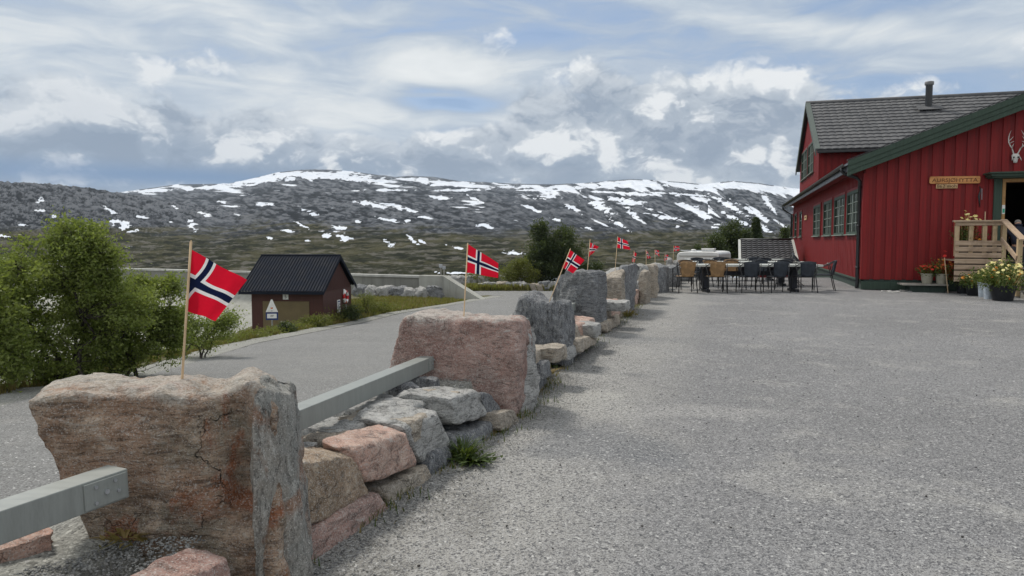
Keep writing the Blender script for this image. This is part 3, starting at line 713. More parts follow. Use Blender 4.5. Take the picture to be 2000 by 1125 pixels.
# ---------------------------------------------------------------- stones
def cubegrid(nx, ny, nz):
    idx = {}; V = []; F = []
    def vid(i, j, k):
        key = (i, j, k)
        if key not in idx: idx[key] = len(V); V.append((2*i/nx-1, 2*j/ny-1, 2*k/nz-1))
        return idx[key]
    for i in range(nx):
        for j in range(ny):
            F.append((vid(i, j, 0), vid(i, j+1, 0), vid(i+1, j+1, 0), vid(i+1, j, 0))); F.append((vid(i, j, nz), vid(i+1, j, nz), vid(i+1, j+1, nz), vid(i, j+1, nz)))
    for i in range(nx):
        for k in range(nz):
            F.append((vid(i, 0, k), vid(i+1, 0, k), vid(i+1, 0, k+1), vid(i, 0, k+1))); F.append((vid(i, ny, k), vid(i, ny, k+1), vid(i+1, ny, k+1), vid(i+1, ny, k)))
    for j in range(ny):
        for k in range(nz):
            F.append((vid(0, j, k), vid(0, j, k+1), vid(0, j+1, k+1), vid(0, j+1, k))); F.append((vid(nx, j, k), vid(nx, j+1, k), vid(nx, j+1, k+1), vid(nx, j, k+1)))
    return np.array(V), np.array(F)
def vnoise(P, scale, seed, o=4, kind='fbm'):
    out = np.empty(len(P)); off = Vector((seed*7.31, seed*3.77, seed*1.93))
    f = {'fbm': lambda p: noise.fractal(p, .9, 2.1, o), 'ridge': lambda p: noise.ridged_multi_fractal(p, .9, 2.1, o, 1., 2.)-1., 'cell': lambda p: noise.voronoi(p)[0][1]-noise.voronoi(p)[0][0]}[kind]
    for i, p in enumerate(P): out[i] = f(Vector(p)*scale+off)
    return out
def rock(name, C, mat, label, cat='stone', group=None, seed=1, res=.03, amp=.018, cuts=4, rnd=14., layer=0., layax=(0, 0, 1), feat=None, cutdepth=.12):
    """C: 8 corners (4 bottom, 4 top, counter-clockwise). A rough hewn block: trilinear body, chipped by random planes, roughened by noise."""
    rs = np.random.RandomState(seed); C = np.array([tuple(c) for c in C], float)
    ex = np.linalg.norm(C[1]-C[0])+np.linalg.norm(C[6]-C[7]); ey = np.linalg.norm(C[3]-C[0])+np.linalg.norm(C[6]-C[5]); ez = np.linalg.norm(C[4]-C[0])+np.linalg.norm(C[6]-C[2])
    nn = [int(np.clip(e/2/res, 4, 60)) for e in (ex, ey, ez)]
    P, F = cubegrid(*nn)
    k = (np.abs(P)**rnd).sum(1)**(1/rnd); P = P/k[:, None]*1.02
    u = (P+1)/2
    W = []
    for c in range(8):
        a = u[:, 0] if c in (1, 2, 5, 6) else 1-u[:, 0]; b = u[:, 1] if c in (2, 3, 6, 7) else 1-u[:, 1]; z = u[:, 2] if c >= 4 else 1-u[:, 2]; W.append(a*b*z)
    V = sum(W[c][:, None]*C[c] for c in range(8)); ctr = C.mean(0)
    sz = np.array([ex, ey, ez])/2; size = sz.min()
    for i in range(cuts):                                 # chips off corners and edges
        d = rs.normal(size=3); d /= np.linalg.norm(d)
        if i % 3: d[2] = abs(d[2])*.6
        d /= np.linalg.norm(d); pr = (V-ctr)@d; lim = pr.max()-size*cutdepth*(.5+rs.rand()*1.3)
        ov = np.maximum(0, pr-lim); V = V-ov[:, None]*d[None]*.92
    if feat: V = feat(V, P)
    # normals from the faces
    nrm = np.zeros_like(V); fn = np.cross(V[F[:, 2]]-V[F[:, 0]], V[F[:, 3]]-V[F[:, 1]])
    for j in range(4): np.add.at(nrm, F[:, j], fn)
    nrm /= np.maximum(np.linalg.norm(nrm, axis=1), 1e-9)[:, None]
    big = vnoise(V, 1.6/size**.5, seed, 3); mid = vnoise(V, 7, seed+3, 5); fine = vnoise(V, 26, seed+5, 4)
    rg = vnoise(V*np.array([1, 1, .6]), 3.2, seed+9, 4, 'ridge')
    tt = (big*.8+mid*.55)*2.2; fr = tt-np.floor(tt); led = np.floor(tt)+np.clip((fr-.5)/.16+.5, 0, 1)
    disp = amp*(.45*big+.55*mid+.34*fine+.35*rg+.62*led)
    if layer:
        la = np.array(layax, float); la /= np.linalg.norm(la); h = V@la*22+vnoise(V, 3, seed+11, 3)*1.6
        disp = disp+layer*(np.abs((h % 1)-.5)*2-.5)
    V = V+nrm*disp[:, None]
    base = np.array([ctr[0], ctr[1], C[:4, 2].mean()])
    o = raw(name, V-base, F, mat, smooth=True, loc=tuple(base))
    smooth_by_angle(o, 42)
    return tag(o, label, cat, group)

def slab(F4, thick, dirv, **kw):
    """F4: front face corners BL, BR, TR, TL in the world; thickness vector away from the viewer"""
    d = Vector(dirv).normalized()*thick
    bl, br, tr, tl = [Vector(p) for p in F4]
    b = kw.pop('back', (0, 0, 0, 0)); up = Vector((0, 0, 1))
    return rock(C=[bl, br, br+d, bl+d, tl, tr, tr+d+up*b[2], tl+d+up*b[3]], **kw)

GU = 'upright boulders carrying the rails'
# 1: big brown slab, nearest
def feat1(V, P):
    # re-entrant notch between the brown face and the grey right-hand rib, and a wavy crest
    f = (P[:, 1] < .2)
    x = P[:, 0]; z = P[:, 2]
    notch = np.exp(-((x-.66)/.13)**2)*sst(z, -.35, .0)*.085
    ramp = sst(x, .30, .62)*.05*sst(z, -.6, .2)
    fy = 1-sst(P[:, 1], -.9, .5); V[:, 1] += fy*(notch+ramp)
    led = sst(z, .62, .80)*(1-sst(x, -.1, .25))*.05
    V[:, 1] += fy*led*sst(x, -.9, -.4)
    wob = .008*np.sin(x*9+.6)*sst(z, .4, 1.)+.022*np.exp(-((x-.80)/.16)**2)*sst(z, .4, 1)-.015*np.exp(-((x-.5)/.18)**2)*sst(z, .4, 1.)
    V[:, 2] += wob
    foot = sst(z, -.60, -.95)*sst(x, .92, .60)*.10
    V[:, 2] += foot*.6
    return V
y1 = 2.72
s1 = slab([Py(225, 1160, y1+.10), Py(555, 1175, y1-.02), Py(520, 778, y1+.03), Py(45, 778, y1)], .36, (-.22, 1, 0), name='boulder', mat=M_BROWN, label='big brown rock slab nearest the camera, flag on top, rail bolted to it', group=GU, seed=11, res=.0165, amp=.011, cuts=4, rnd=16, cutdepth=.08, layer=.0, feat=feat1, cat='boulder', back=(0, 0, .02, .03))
slab([Py(497, 1185, 2.64), Py(600, 1150, 2.84), Py(568, 778, 2.95), Py(492, 765, 2.70)], .32, (-.22, 1, 0), name='boulder', mat=M_BROWNG, label='grey brown rib of rock standing against the right end of the nearest slab', cat='boulder', group=GU, seed=17, res=.0165, amp=.012, cuts=4, rnd=14, cutdepth=.08, layer=.003, layax=(1, .3, 0))
# 2: pink slab
y2 = 5.9
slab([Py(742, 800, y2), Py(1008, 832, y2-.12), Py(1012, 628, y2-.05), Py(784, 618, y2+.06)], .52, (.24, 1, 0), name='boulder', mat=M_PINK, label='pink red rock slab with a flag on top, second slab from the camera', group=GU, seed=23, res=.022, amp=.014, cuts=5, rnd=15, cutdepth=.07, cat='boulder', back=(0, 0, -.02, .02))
slab([Py(990, 825, 5.86), Py(1047, 800, 6.06), Py(1037, 648, 6.2), Py(996, 634, 5.95)],   .30, (.12, 1, 0), name='boulder', mat=M_GREY, label='grey rough end of rock joined to the right of the pink slab', cat='boulder', group=GU, seed=26, res=.022, amp=.020, cuts=6, rnd=8)
# 3: dark gneiss
def feat3(V, P):
    x, z = P[:, 0], P[:, 2]; V[:, 2] += sst(z, .1, 1)*(.03*np.exp(-((x+.45)/.3)**2)-.02*np.exp(-((x-.35)/.4)**2)); return V
slab([Py(985, 735, 8.5), Py(1095, 728, 8.0), Py(1098, 590, 8.12), Py(1000, 584, 8.35)], .42, (.44, 1, 0), name='boulder', mat=M_DARK, label='dark grey white flecked rock after the pink slab, leaning flag on top', cat='boulder', group=GU, seed=31, res=.025, amp=.020, cuts=4, rnd=14, feat=feat3, back=(0, 0, -.02, .05))
# 4: banded block
slab([Py(1062, 672, 11.5), Py(1161, 664, 10.85), Py(1160, 533, 10.85), Py(1102, 530, 11.2)], .62, (.48, 1, 0), name='boulder', mat=M_BAND, label='tall charcoal banded block, third rail runs into it, flag on top', cat='boulder', group=GU, seed=37, res=.032, amp=.018, cuts=3, rnd=16, cutdepth=.07, layer=.008, layax=(.1, 0, 1), back=(0, 0, .0, .0))
slab([Py(1070, 640, 12.4), Py(1110, 640, 12.4), Py(1116, 536, 12.3), Py(1086, 544, 12.3)], .5, (.3, 1, 0), name='boulder', mat=M_DARK, label='small dark rock just behind the left edge of the banded block', cat='boulder', group=GU, seed=39, res=.05, amp=.02, cuts=4)
# 5: tan block with pale sloping top
slab([Py(1150, 650, 13.9), Py(1214, 632, 13.3), Py(1214, 540, 13.3), Py(1160, 545, 13.7)], .35, (.3, 1, 0), name='boulder', mat=M_TAN, label='tan faced block with pale sloping top, right behind the charcoal banded block', cat='boulder', group=GU, seed=41, res=.04, amp=.016, cuts=2, rnd=16, back=(0, 0, .12, .02))
slab([Py(1206, 640, 13.4), Py(1237, 618, 14.4), Py(1248, 517, 14.6), Py(1214, 522, 13.6)], .85, (.1, 1, 0), name='boulder', mat=M_DARK, label='grey cracked block beside the tan faced one, a flag on the slope behind', cat='boulder', group=GU, seed=43, res=.045, amp=.022, cuts=3, rnd=14)
# pale sloping capstone behind 5
rock('boulder', [Py(1150, 580, 14.1), Py(1225, 580, 14.2), Py(1235, 575, 15.4), Py(1165, 575, 15.4), Py(1160, 541, 14.0), Py(1228, 526, 14.2), Py(1242, 514, 15.3), Py(1205, 520, 15.4)], M_GREY, 'pale flat topped rock sloping up behind the tan faced block', 'boulder', GU, seed=44, res=.05, amp=.02, cuts=4)
ups = [(1247, 1263, 612, 529, 16.4, .5, M_TAN, 'narrow brown slab edge right after the cracked grey block'), (1254, 1278, 600, 517, 18.0, .6, M_TAN, 'upright sandy block in the far run of the stone wall'),
       (1274, 1300, 588, 520, 20.0, .7, M_DARK, 'dark grey block in the far run of the stone wall, small flag above'), (1297, 1322, 575, 521, 22.4, .8, M_DARK, 'last dark grey block before the tan wicker chair'),
       (1312, 1345, 562, 523, 25.5, .9, M_BAND, 'dark block seen behind the left tan wicker chair')]
for i, (a, b, yb, yt, Y, th, mt, lb) in enumerate(ups):
    slab([Py(a-3, yb, Y), Py(b, yb-4, Y-.1), Py(b, yt, Y-.1), Py(a+3, yt+2, Y)], th, (.35, 1, 0), name='boulder', mat=mt, label=lb, cat='boulder', group=GU, seed=50+i, res=.06, amp=.022, cuts=2, rnd=14, back=(0, 0, -.03, .05))
far_tops = [(1225, 1262, 529, 517, 17.5, 'pale rock cap left of the first tiny flag'), (1262, 1290, 530, 514, 21, 'rounded grey rock top under the tiny flags'), (1290, 1322, 530, 518, 24, 'flat pale rock top under the far flags'),
            (1296, 1312, 519, 505, 27.6, 'pale pointed rock beside the caravan'), (1308, 1330, 519, 509, 28, 'light grey rock in front of the caravan'), (1328, 1350, 518, 508, 28.5, 'round grey rock at the lower left of the caravan')]
for i, (a, b, yb, yt, Y, lb) in enumerate(far_tops):
    slab([Py(a, yb+14, Y), Py(b, yb+14, Y), Py(b-3, yt+2, Y), Py(a+5, yt, Y)], .9, (.35, 1, 0), name='boulder', mat=M_GREY, label=lb, cat='boulder', group='pale rocks at the far end of the stone wall', seed=70+i, res=.08, amp=.03, cuts=6, rnd=5)

# seat stones between the uprights: faces located on the plane of the wall foot
WA, WB = Vector((-.92, 3.0, 0)), Vector((.14, 5.95, 0))
def on_wall(px, py, back=0., A=WA, B=WB):
    d = (B-A).normalized(); nn_ = Vector((d.y, -d.x, 0)); A2 = A-nn_*back; r_ = ray(px, py)
    return CAM+r_*((A2-CAM).dot(nn_)/r_.dot(nn_))
def seat(quad, depth, mat, label, seed, back=0., lift=(0, 0), A=WA, B=WB, res=.022, amp=.012, group='low stones of the retaining wall', rnd=13, cuts=5):
    """quad: BL, BR, TR, TL pixels of the face towards the yard"""
    bl, br, tr, tl = [on_wall(*q_, back, A, B) for q_ in quad]; d = (B-A).normalized(); inn = Vector((-d.y, d.x, 0))*depth
    lean = Vector((-d.y, d.x, 0))*.03
    return rock('stone_block', [bl, br, br+inn, bl+inn, tl+lean, tr+lean, tr+inn+Vector((0, 0, lift[1])), tl+inn+Vector((0, 0, lift[0]))], mat, label, 'stone', group, seed=seed, res=res, amp=amp*.8, cuts=cuts, rnd=rnd, cutdepth=.07)
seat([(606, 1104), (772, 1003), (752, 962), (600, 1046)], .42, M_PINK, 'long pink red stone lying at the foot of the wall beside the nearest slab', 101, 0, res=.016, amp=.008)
seat([(772, 1000), (852, 935), (846, 912), (760, 958)], .36, M_TAN, 'mossy brown low stone in the bottom row, right of the long pink one', 102, 0.02, res=.02)
seat([(838, 930), (888, 908), (886, 876), (850, 884)], .3, M_DARK, 'small dark stone in the bottom row below the grey striped block', 103, .03)
seat([(893, 897), (979, 848), (975, 822), (906, 850)], .34, M_DARK, 'dark slate coloured stone low behind the grass tuft', 104, .03)
seat([(978, 842), (1022, 828), (1012, 800), (980, 808)], .2, M_TAN, 'small brown stone tucked under the right foot of the pink slab', 105, -.02)
seat([(596, 1036), (731, 968), (700, 890), (592, 916)], .24, M_TAN2, 'squarish brown stone directly right of the nearest slab, upper row', 106, .05, (.05, .05), res=.016, amp=.009, rnd=11)
seat([(722, 948), (821, 906), (803, 846), (694, 884)], .22, M_SALMON, 'salmon pink faced stone with pale top, middle of the upper row', 107, .05, (.05, .04), res=.016, amp=.008, rnd=11)
seat([(826, 908), (886, 872), (868, 806), (798, 838)], .42, M_GREY, 'grey striped stone between the salmon stone and the grass tuft', 108, .07, (.06, .05), res=.018, amp=.013)
seat([(888, 832), (968, 806), (940, 764), (878, 782)], .42, M_GREY, 'pale grey block with chipped face beside the pink slab', 109, .10, (.03, .02), res=.018, amp=.013)
seat([(955, 812), (980, 806), (968, 772), (942, 768)], .2, M_DARK, 'thin grey chip wedged against the pink slab', 110, .09)
def top_stone(px, py, z, w, d, h, rot, mat, label, seed, tilt=0., res=.02, amp=.012):
    c = Pz(px, py, z); Rm = Matrix.Rotation(R(rot), 3, 'Z')
    P_ = []
    for zz in (-h, 0):
        for sx_, sy_ in ((-1, -1), (1, -1), (1, 1), (-1, 1)): P_.append(c+Rm @ Vector((sx_*w/2, sy_*d/2, zz+tilt*sx_*w/2)))
    return rock('stone_block', P_, mat, label, 'stone', 'flat stones on top of the low wall', seed=seed, res=res, amp=amp, cuts=4, rnd=14, cutdepth=.08)
top_stone(632, 826, .345, .44, .30, .14, -24, M_GREY, 'flat pale stone under the rail just behind the nearest slab', 121)
top_stone(664, 850, .345, .36, .22, .14, -18, M_TAN, 'greenish brown flat stone in the middle of the wall top', 122, amp=.008)
top_stone(732, 782, .35, .62, .40, .14, -20, M_GREY, 'wide pale flat stone below the middle of the rail', 123)
top_stone(750, 812, .345, .48, .28, .13, -14, M_TAN, 'dull flat stone between the wide pale one and the striped block', 124, amp=.008)
top_stone(835, 770, .345, .36, .36, .12, -18, M_TAN, 'gritty flat stone behind the pale grey block', 129, amp=.008)
top_stone(785, 750, .375, .22, .16, .14, 10, M_DARK, 'small blue grey stone under the rail near the pink slab', 125)
top_stone(825, 737, .375, .22, .12, .14, -10, M_DARK, 'dark grey stone touching the face of the pink slab', 126)
top_stone(597, 868, .345, .10, .10, .08, 0, M_GREY, 'fist sized pale stone beside the right edge of the nearest slab', 127, res=.012, amp=.006)
# near bay in front of slab 1
def near_stone(pts, label, mat, seed, amp=.01):
    return rock('stone_block', pts, mat, label, 'stone', 'low stones of the retaining wall', seed=seed, res=.014, amp=amp, cuts=3, rnd=18, cutdepth=.07)
a = Pz(405, 1130, .30); b = Pz(215, 1130, .30); t1 = Pz(392, 1052, .33); t2 = Pz(345, 1046, .33)
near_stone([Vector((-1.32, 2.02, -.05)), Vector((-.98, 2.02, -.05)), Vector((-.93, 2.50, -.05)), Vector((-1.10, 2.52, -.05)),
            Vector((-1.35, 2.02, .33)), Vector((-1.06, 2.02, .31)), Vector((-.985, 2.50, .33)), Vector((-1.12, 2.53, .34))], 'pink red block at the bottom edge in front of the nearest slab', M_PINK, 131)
near_stone([Vector((-2.5, 2.0, .0)), Vector((-2.15, 1.95, .0)), Vector((-1.62, 2.66, .0)), Vector((-1.9, 2.85, .0)),
            Vector((-2.5, 2.0, .33)), Vector((-2.18, 1.95, .32)), Vector((-1.66, 2.66, .34)), Vector((-1.9, 2.82, .34))], 'pink stone with dark face lying under the nearest rail', M_SALMON, 132, .014)
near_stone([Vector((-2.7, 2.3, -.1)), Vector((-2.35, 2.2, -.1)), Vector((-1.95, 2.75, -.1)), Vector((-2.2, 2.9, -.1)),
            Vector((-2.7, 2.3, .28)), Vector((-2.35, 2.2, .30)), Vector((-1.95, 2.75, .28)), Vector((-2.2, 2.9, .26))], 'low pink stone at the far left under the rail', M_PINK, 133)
# bays 2..: stones between later uprights
W2 = (Vector((.30, 6.55, 0)), Vector((.80, 8.4, 0))); W3 = (Vector((.88, 8.75, 0)), Vector((1.48, 10.9, 0))); W4 = (Vector((1.60, 11.6, 0)), Vector((2.12, 13.4, 0)))
seat([(1048, 745), (1076, 726), (1076, 674), (1048, 690)], .40, M_TAN, 'cream topped stone between the pink slab and the white flecked rock', 141, .12, (.03, .03), *W2, res=.03)
seat([(1040, 775), (1072, 752), (1072, 718), (1044, 735)], .40, M_DARK, 'grey stone low behind the pink slab', 142, .10, (0, 0), *W2, res=.03)
seat([(1066, 742), (1082, 732), (1080, 700), (1068, 712)], .24, M_DARK, 'dark green grey stone at the foot of the white flecked rock', 143, .03, (0, 0), *W2, res=.03)
seat([(1112, 690), (1140, 668), (1138, 632), (1112, 650)], .42, M_TAN, 'tan stone left of the reddish block, before the banded block', 151, .12, (.02, .02), *W3, res=.035)
seat([(1138, 664), (1168, 648), (1167, 620), (1138, 634)], .42, M_SALMON, 'reddish block at the foot of the charcoal banded block', 152, .10, (.02, .02), *W3, res=.035)
seat([(1110, 706), (1138, 688), (1136, 668), (1112, 682)], .36, M_GREY, 'grey bottom row stone after the white flecked rock', 153, .04, (0, 0), *W3, res=.035)
seat([(1136, 690), (1170, 668), (1168, 652), (1138, 664)], .36, M_TAN, 'thin sandy stone leaning out at the foot of the wall', 154, -.02, (0, 0), *W3, res=.035)
top_stone(1128, 632, .345, .55, .4, .15, -18, M_GREY, 'pale flat stone between the white flecked rock and the banded block', 155, res=.04)
top_stone(1058, 676, .375, .42, .3, .13, -18, M_TAN, 'pinkish flat stone right behind the pink slab', 156, res=.04)
seat([(1186, 634), (1198, 622), (1198, 594), (1184, 604)], .4, M_TAN, 'cream stone beside the banded block, left of two', 161, .10, (.02, .02), *W4, res=.04)
seat([(1198, 622), (1213, 612), (1213, 584), (1198, 594)], .4, M_SALMON, 'pinkish stone beside the banded block, right of two', 162, .08, (.02, .02), *W4, res=.04)
seat([(1186, 650), (1212, 632), (1212, 614), (1186, 632)], .4, M_TAN, 'sandy bottom row stone past the charcoal banded block', 163, 0, (0, 0), *W4, res=.04)
top_stone(1196, 588, .44, .5, .5, .14, -18, M_GREY, 'pale flat stone between the banded block and the tan faced block', 164, res=.05)
ORD_ = ['first', 'second', 'third', 'fourth', 'fifth', 'sixth', 'seventh', 'eighth', 'ninth', 'tenth', 'eleventh', 'twelfth', 'thirteenth', 'fourteenth', 'fifteenth']
for i in range(15):
    f = i/14; y = 14.6+f*11.5+random.uniform(-.2, .2); x = float(xw(y))+.02+random.uniform(-.06, .08)-(.18 if i % 2 else 0); h = random.uniform(.22, .46); d_ = random.uniform(.3, .42); L = random.uniform(.35, .6)
    dx = Vector((.29, .957, 0)); nx_ = Vector((-.957, .29, 0)); o_ = Vector((x, y, -.05)); up = Vector((0, 0, h+.05))
    C = [o_, o_+dx*L, o_+dx*L+nx_*d_, o_+nx_*d_]; rock('stone_block', C+[c+up for c in C], [M_TAN, M_GREY, M_SALMON, M_GREY, M_BROWNG][i % 5], ['tan', 'grey', 'salmon', 'pale grey', 'brown'][i % 5]+' block, '+ORD_[i]+' counting away in the low row past the cracked grey block', 'stone', 'small blocks along the far wall foot', seed=180+i, res=.06, amp=.02, cuts=7)
# core fill of the wall between the faces (soil and grit bedding)
P = []; ys = np.linspace(1.6, 26, 120)
for y in ys:
    x = float(xw(y)); top = .295 if y > 2.9 else .27
    rr = [(-1.25, -.25), (-1.08, top-.10), (-.70, top), (-.40, top-.02), (-.33, .05), (-.32, -.15)]
    for k, (dx_, z_) in enumerate(rr):
        P.append((x+dx_, y, z_+float(fbm(np.array([x*3+k]), np.array([y*3.]), 3)[0])*.05))
tag(raw('wall_bedding', np.array(P), grid_faces(len(ys), 6), M_GRIT, smooth=True), 'grey grit and crushed stone bedding between the low wall stones', 'gravel fill', kind='stuff')

# boulder rows beyond the road
GB = 'boulders edging the dam road'
rowA = [(x_, 0) for x_ in (698, 722, 747, 772, 796, 820, 843)]
ORD = ['first', 'second', 'third', 'fourth', 'fifth', 'sixth', 'seventh', 'eighth', 'ninth', 'tenth', 'eleventh', 'twelfth', 'thirteenth', 'fourteenth', 'fifteenth', 'sixteenth', 'seventeenth', 'eighteenth', 'nineteenth']
for i, (px, py) in enumerate(rowA):
    r_ = (px-1000)/FPX; yy = 50.1/(1+.5*r_); c = Vector((r_*yy, yy, -2.8)); L = random.uniform(1.2, 1.7); h = random.uniform(.75, 1.0); dd = .8
    ax = Vector((.85, -.45, 0)).normalized(); ay = Vector((.45, .85, 0)).normalized(); b4 = [c-ax*L/2, c+ax*L/2, c+ax*L/2+ay*dd, c-ax*L/2+ay*dd]
    rock('boulder', [p+Vector((0, 0, -.2)) for p in b4]+[p+Vector((0, 0, h))+Vector((random.uniform(-.1, .1),)*3) for p in b4], M_GREY if i % 3 else M_DARK, ORD[i]+' grey boulder from the left at the foot of the concrete parapet', 'boulder', GB+' below the parapet', seed=200+i, res=.12, amp=.07, cuts=9, rnd=4)
for i in range(19):
    px = 872+i*17.5+random.uniform(-4, 4); c = Pz(px, 566+min(3, i*.3), -2.8) if i > 3 else Pz(px, 560, -2.8); L = random.uniform(.75, 1.25); h = random.uniform(.55, .85); dd = .9
    b4 = [c+Vector((-L/2, 0, 0)), c+Vector((L/2, 0, 0)), c+Vector((L/2, dd, 0)), c+Vector((-L/2, dd, 0))]
    rock('boulder', [p+Vector((0, 0, -.2)) for p in b4]+[p+Vector((0, 0, h+random.uniform(-.08, .08))) for p in b4], [M_GREY, M_GREY, M_TAN, M_DARK][i % 4], ORD[i]+' squared boulder from the left across the far side of the road junction', 'boulder', GB+' at the junction', seed=230+i, res=.12, amp=.05, cuts=7, rnd=8)
for i in range(12):
    px = 876+i*16+random.uniform(-5, 5); c = Pz(px, 556-i*.2, -2.3); c.y += 2.6; c.x *= 1.03; L = random.uniform(.9, 1.5)
    b4 = [c+Vector((-L/2, 0, 0)), c+Vector((L/2, 0, 0)), c+Vector((L/2, 1., 0)), c+Vector((-L/2, 1., 0))]
    rock('boulder', [p+Vector((0, 0, -.9)) for p in b4]+[p+Vector((0, 0, .55+random.uniform(-.1, .15))) for p in b4], M_GREY, ORD[i]+' pale boulder from the left in the back row behind the squared boulders', 'boulder', GB+' back row', seed=260+i, res=.13, amp=.07, cuts=7, rnd=5)

# rails
def rail(a, b, label, plates=()):
    a, b = Vector(a), Vector(b); r_ = empty('guard_rail', a, 0, label, 'rail', 'square grey rails between the boulders')
    d = b-a; MB().beam((0, 0, 0), d, .108, .108).build('beam', M_RAIL, r_, bevel=.004)
    for at_end in plates:
        dn = d.normalized(); e = d-dn*.01 if at_end else dn*.01; s = e-dn*.16 if at_end else e+dn*.16
        side = dn.cross(Vector((0, 0, 1))).normalized()*.057
        p = MB().beam(s+side, e+side, .006, .092).build('bracket_plate', M_RAIL, r_, bevel=.002)
        for fx, fz in ((.25, .028), (.25, -.028), (.7, .03), (.78, -.01), (.5, 0)):
            c = s+(e-s)*fx+side*1.05+Vector((0, 0, fz)); MB().tube([c, c+side.normalized()*.006], .0065 if fx != .5 else .009, 8).build('bolt', M_STEEL, p)
    return r_
def rz_(px, py, y): return Py(px, py, y)
rail(Py(-245, 1105, 2.0), Py(232, 939, 2.66), 'nearest grey rail, bottom left, bolted to the brown slab', (True,))
rail(Py(470, 862, 3.32), Py(838, 707, 5.95), 'grey rail from the brown slab to the pink slab', (True,))
rail(Py(965, 655, 6.4), Py(1030, 628, 8.45), 'short visible rail between the pink slab and the white flecked rock')
rail(Py(1085, 612, 8.9), Py(1121, 597, 11.3), 'short visible rail running into the charcoal banded block')

M_DEBRIS = simple('dark_crumbs', (.035, .032, .03), .9, .3)
# loose gravel: many little stones swept against the wall, one stuff object
ico = bmesh.new(); bmesh.ops.create_icosphere(ico, subdivisions=1, radius=1); IV = np.array([v.co[:] for v in ico.verts]); IF = np.array([[v.index for v in f.verts] for f in ico.faces]); ico.free()
def gravel(name, pts, sizes, mat, label):
    rs = np.random.RandomState(len(pts)); VV = []; FF = []
    for i, (p, s) in enumerate(zip(pts, sizes)):
        Vv = IV*(1+rs.uniform(-.35, .35, IV.shape))*np.array([1, rs.uniform(.6, 1), rs.uniform(.4, .8)])*s
        a = rs.rand()*6.28; c_, s_ = math.cos(a), math.sin(a); Vv = Vv@np.array([[c_, -s_, 0], [s_, c_, 0], [0, 0, 1]])
        VV.append(Vv+np.array(p)); FF.append(IF+i*len(IV))
    return tag(raw(name, np.concatenate(VV), np.concatenate(FF), mat), label, 'gravel', kind='stuff')
pts = []; sz = []; rs = np.random.RandomState(4)
for i in range(5200):
    y = 2.2+rs.rand()**1.6*12; x = float(xw(y))+abs(rs.normal())*.22-.02; s = rs.uniform(.0022, .0058)*(1+y*.05); pts.append((x, y, s*.4+.01)); sz.append(s)
for i in range(900):
    y = 2.2+rs.rand()*10; x = float(xw(y))+rs.rand()*3.5; s = rs.uniform(.0018, .0042); pts.append((x, y, s*.4+.01)); sz.append(s)
gravel('gravel', pts, sz, M_GRAVEL, 'loose grey grit swept along the foot of the stone wall')
pts = []; sz = []
for i in range(5200):
    y = rs.uniform(1.9, 2.75); x = rs.uniform(-2.05, -1.0); f = (x+2.05)*.4; s = rs.uniform(.003, .008)
    if x > -1.30+.35*(y-2)*.6: continue
    pts.append((x, y, .268+.014*math.sin(x*9)*math.cos(y*7)+s*.3)); sz.append(s)
gravel('gravel', pts, sz, M_GRAVEL, 'crushed stone filling the wall top in front of the nearest slab')
pts = []; sz = []
for i in range(2500):
    y = rs.uniform(3.2, 6.0); x = float(xw(y))-rs.uniform(.35, 1.0); s = rs.uniform(.003, .009); pts.append((x, y, .298+s*.4)); sz.append(s)
gravel('gravel', pts, sz, M_GRAVEL, 'dark grit between the flat stones of the first wall bay')

pts = []; sz = []; rs = np.random.RandomState(9)
for i in range(420):
    y = 2.3+rs.rand()**1.3*11; x = float(xw(y))+.1+rs.rand()*5.5; s = rs.uniform(.003, .008); pts.append((x, y, s*.4+.012)); sz.append(s)
gravel('debris', pts, sz, M_DEBRIS, 'dark crumbs and bits lying scattered over the yard')

# thin line of soil, dead stalks and tiny weeds where wall and yard meet
def foot_pts(n_, w_):
    y = 2.6+np.random.rand(n_)**1.3*14; y = y[fbm(y*2.3, y*0+5, 3) > -.05]; x = xw(y)+np.abs(np.random.normal(size=len(y)))*w_-.03; return np.stack([x, y, np.full(len(y), .008)], 1)
FOOT = foot_pts(2600, .07), foot_pts(1500, .10)
# ---------------------------------------------------------------- red lodge (local x = along the front wall, y = away along the side wall)
LO = Pz(1683, 566, 0); LANG = R(-16.3)
lodge = empty('lodge', LO, LANG, 'long red board clad mountain lodge with green gable trim and dark tiled upper roof', 'building')
LR = Matrix.Translation(LO) @ Matrix.Rotation(LANG, 4, 'Z')
ZT = lambda s: 3.60+.386*(min(s, 14-s)+.45)
DS0, DS1, DZ0, DZ1 = 3.43, 4.55, .90, 2.97
mb = MB(); zb = .31
zu = lambda s: ZT(s)-.24
mb.prism([(0, 0, zb), (DS0, 0, zb), (DS0, 0, zu(DS0)), (0, 0, zu(0))], (0, .03, 0))
mb.prism([(DS0, 0, DZ1), (DS1, 0, DZ1), (DS1, 0, zu(DS1)), (DS0, 0, zu(DS0))], (0, .03, 0))
mb.prism([(DS1, 0, zb), (14, 0, zb), (14, 0, zu(14)), (7, 0, zu(7)), (DS1, 0, zu(DS1))], (0, .03, 0))
mb.box(DS0, DS1, 0, .03, zb, DZ0-.06)
mb.cur = 1; k = 0; s = .012
while s < 13.8:
    wd = .172; e = s+wd
    for z0, z1 in ([(zb-.012, zu(s+wd/2)-.03)] if (e < DS0-.06 or s > DS1+.06) else [(DZ1+.16, zu(s+wd/2)-.03), (zb-.012, DZ0-.1)]):
        mb.box(s, e, -.026-(k % 3)*.001, -.001, z0, z1)
    s += .279; k += 1
mb.build('front_wall', [M_REDD, M_RED], lodge, bevel=.004)
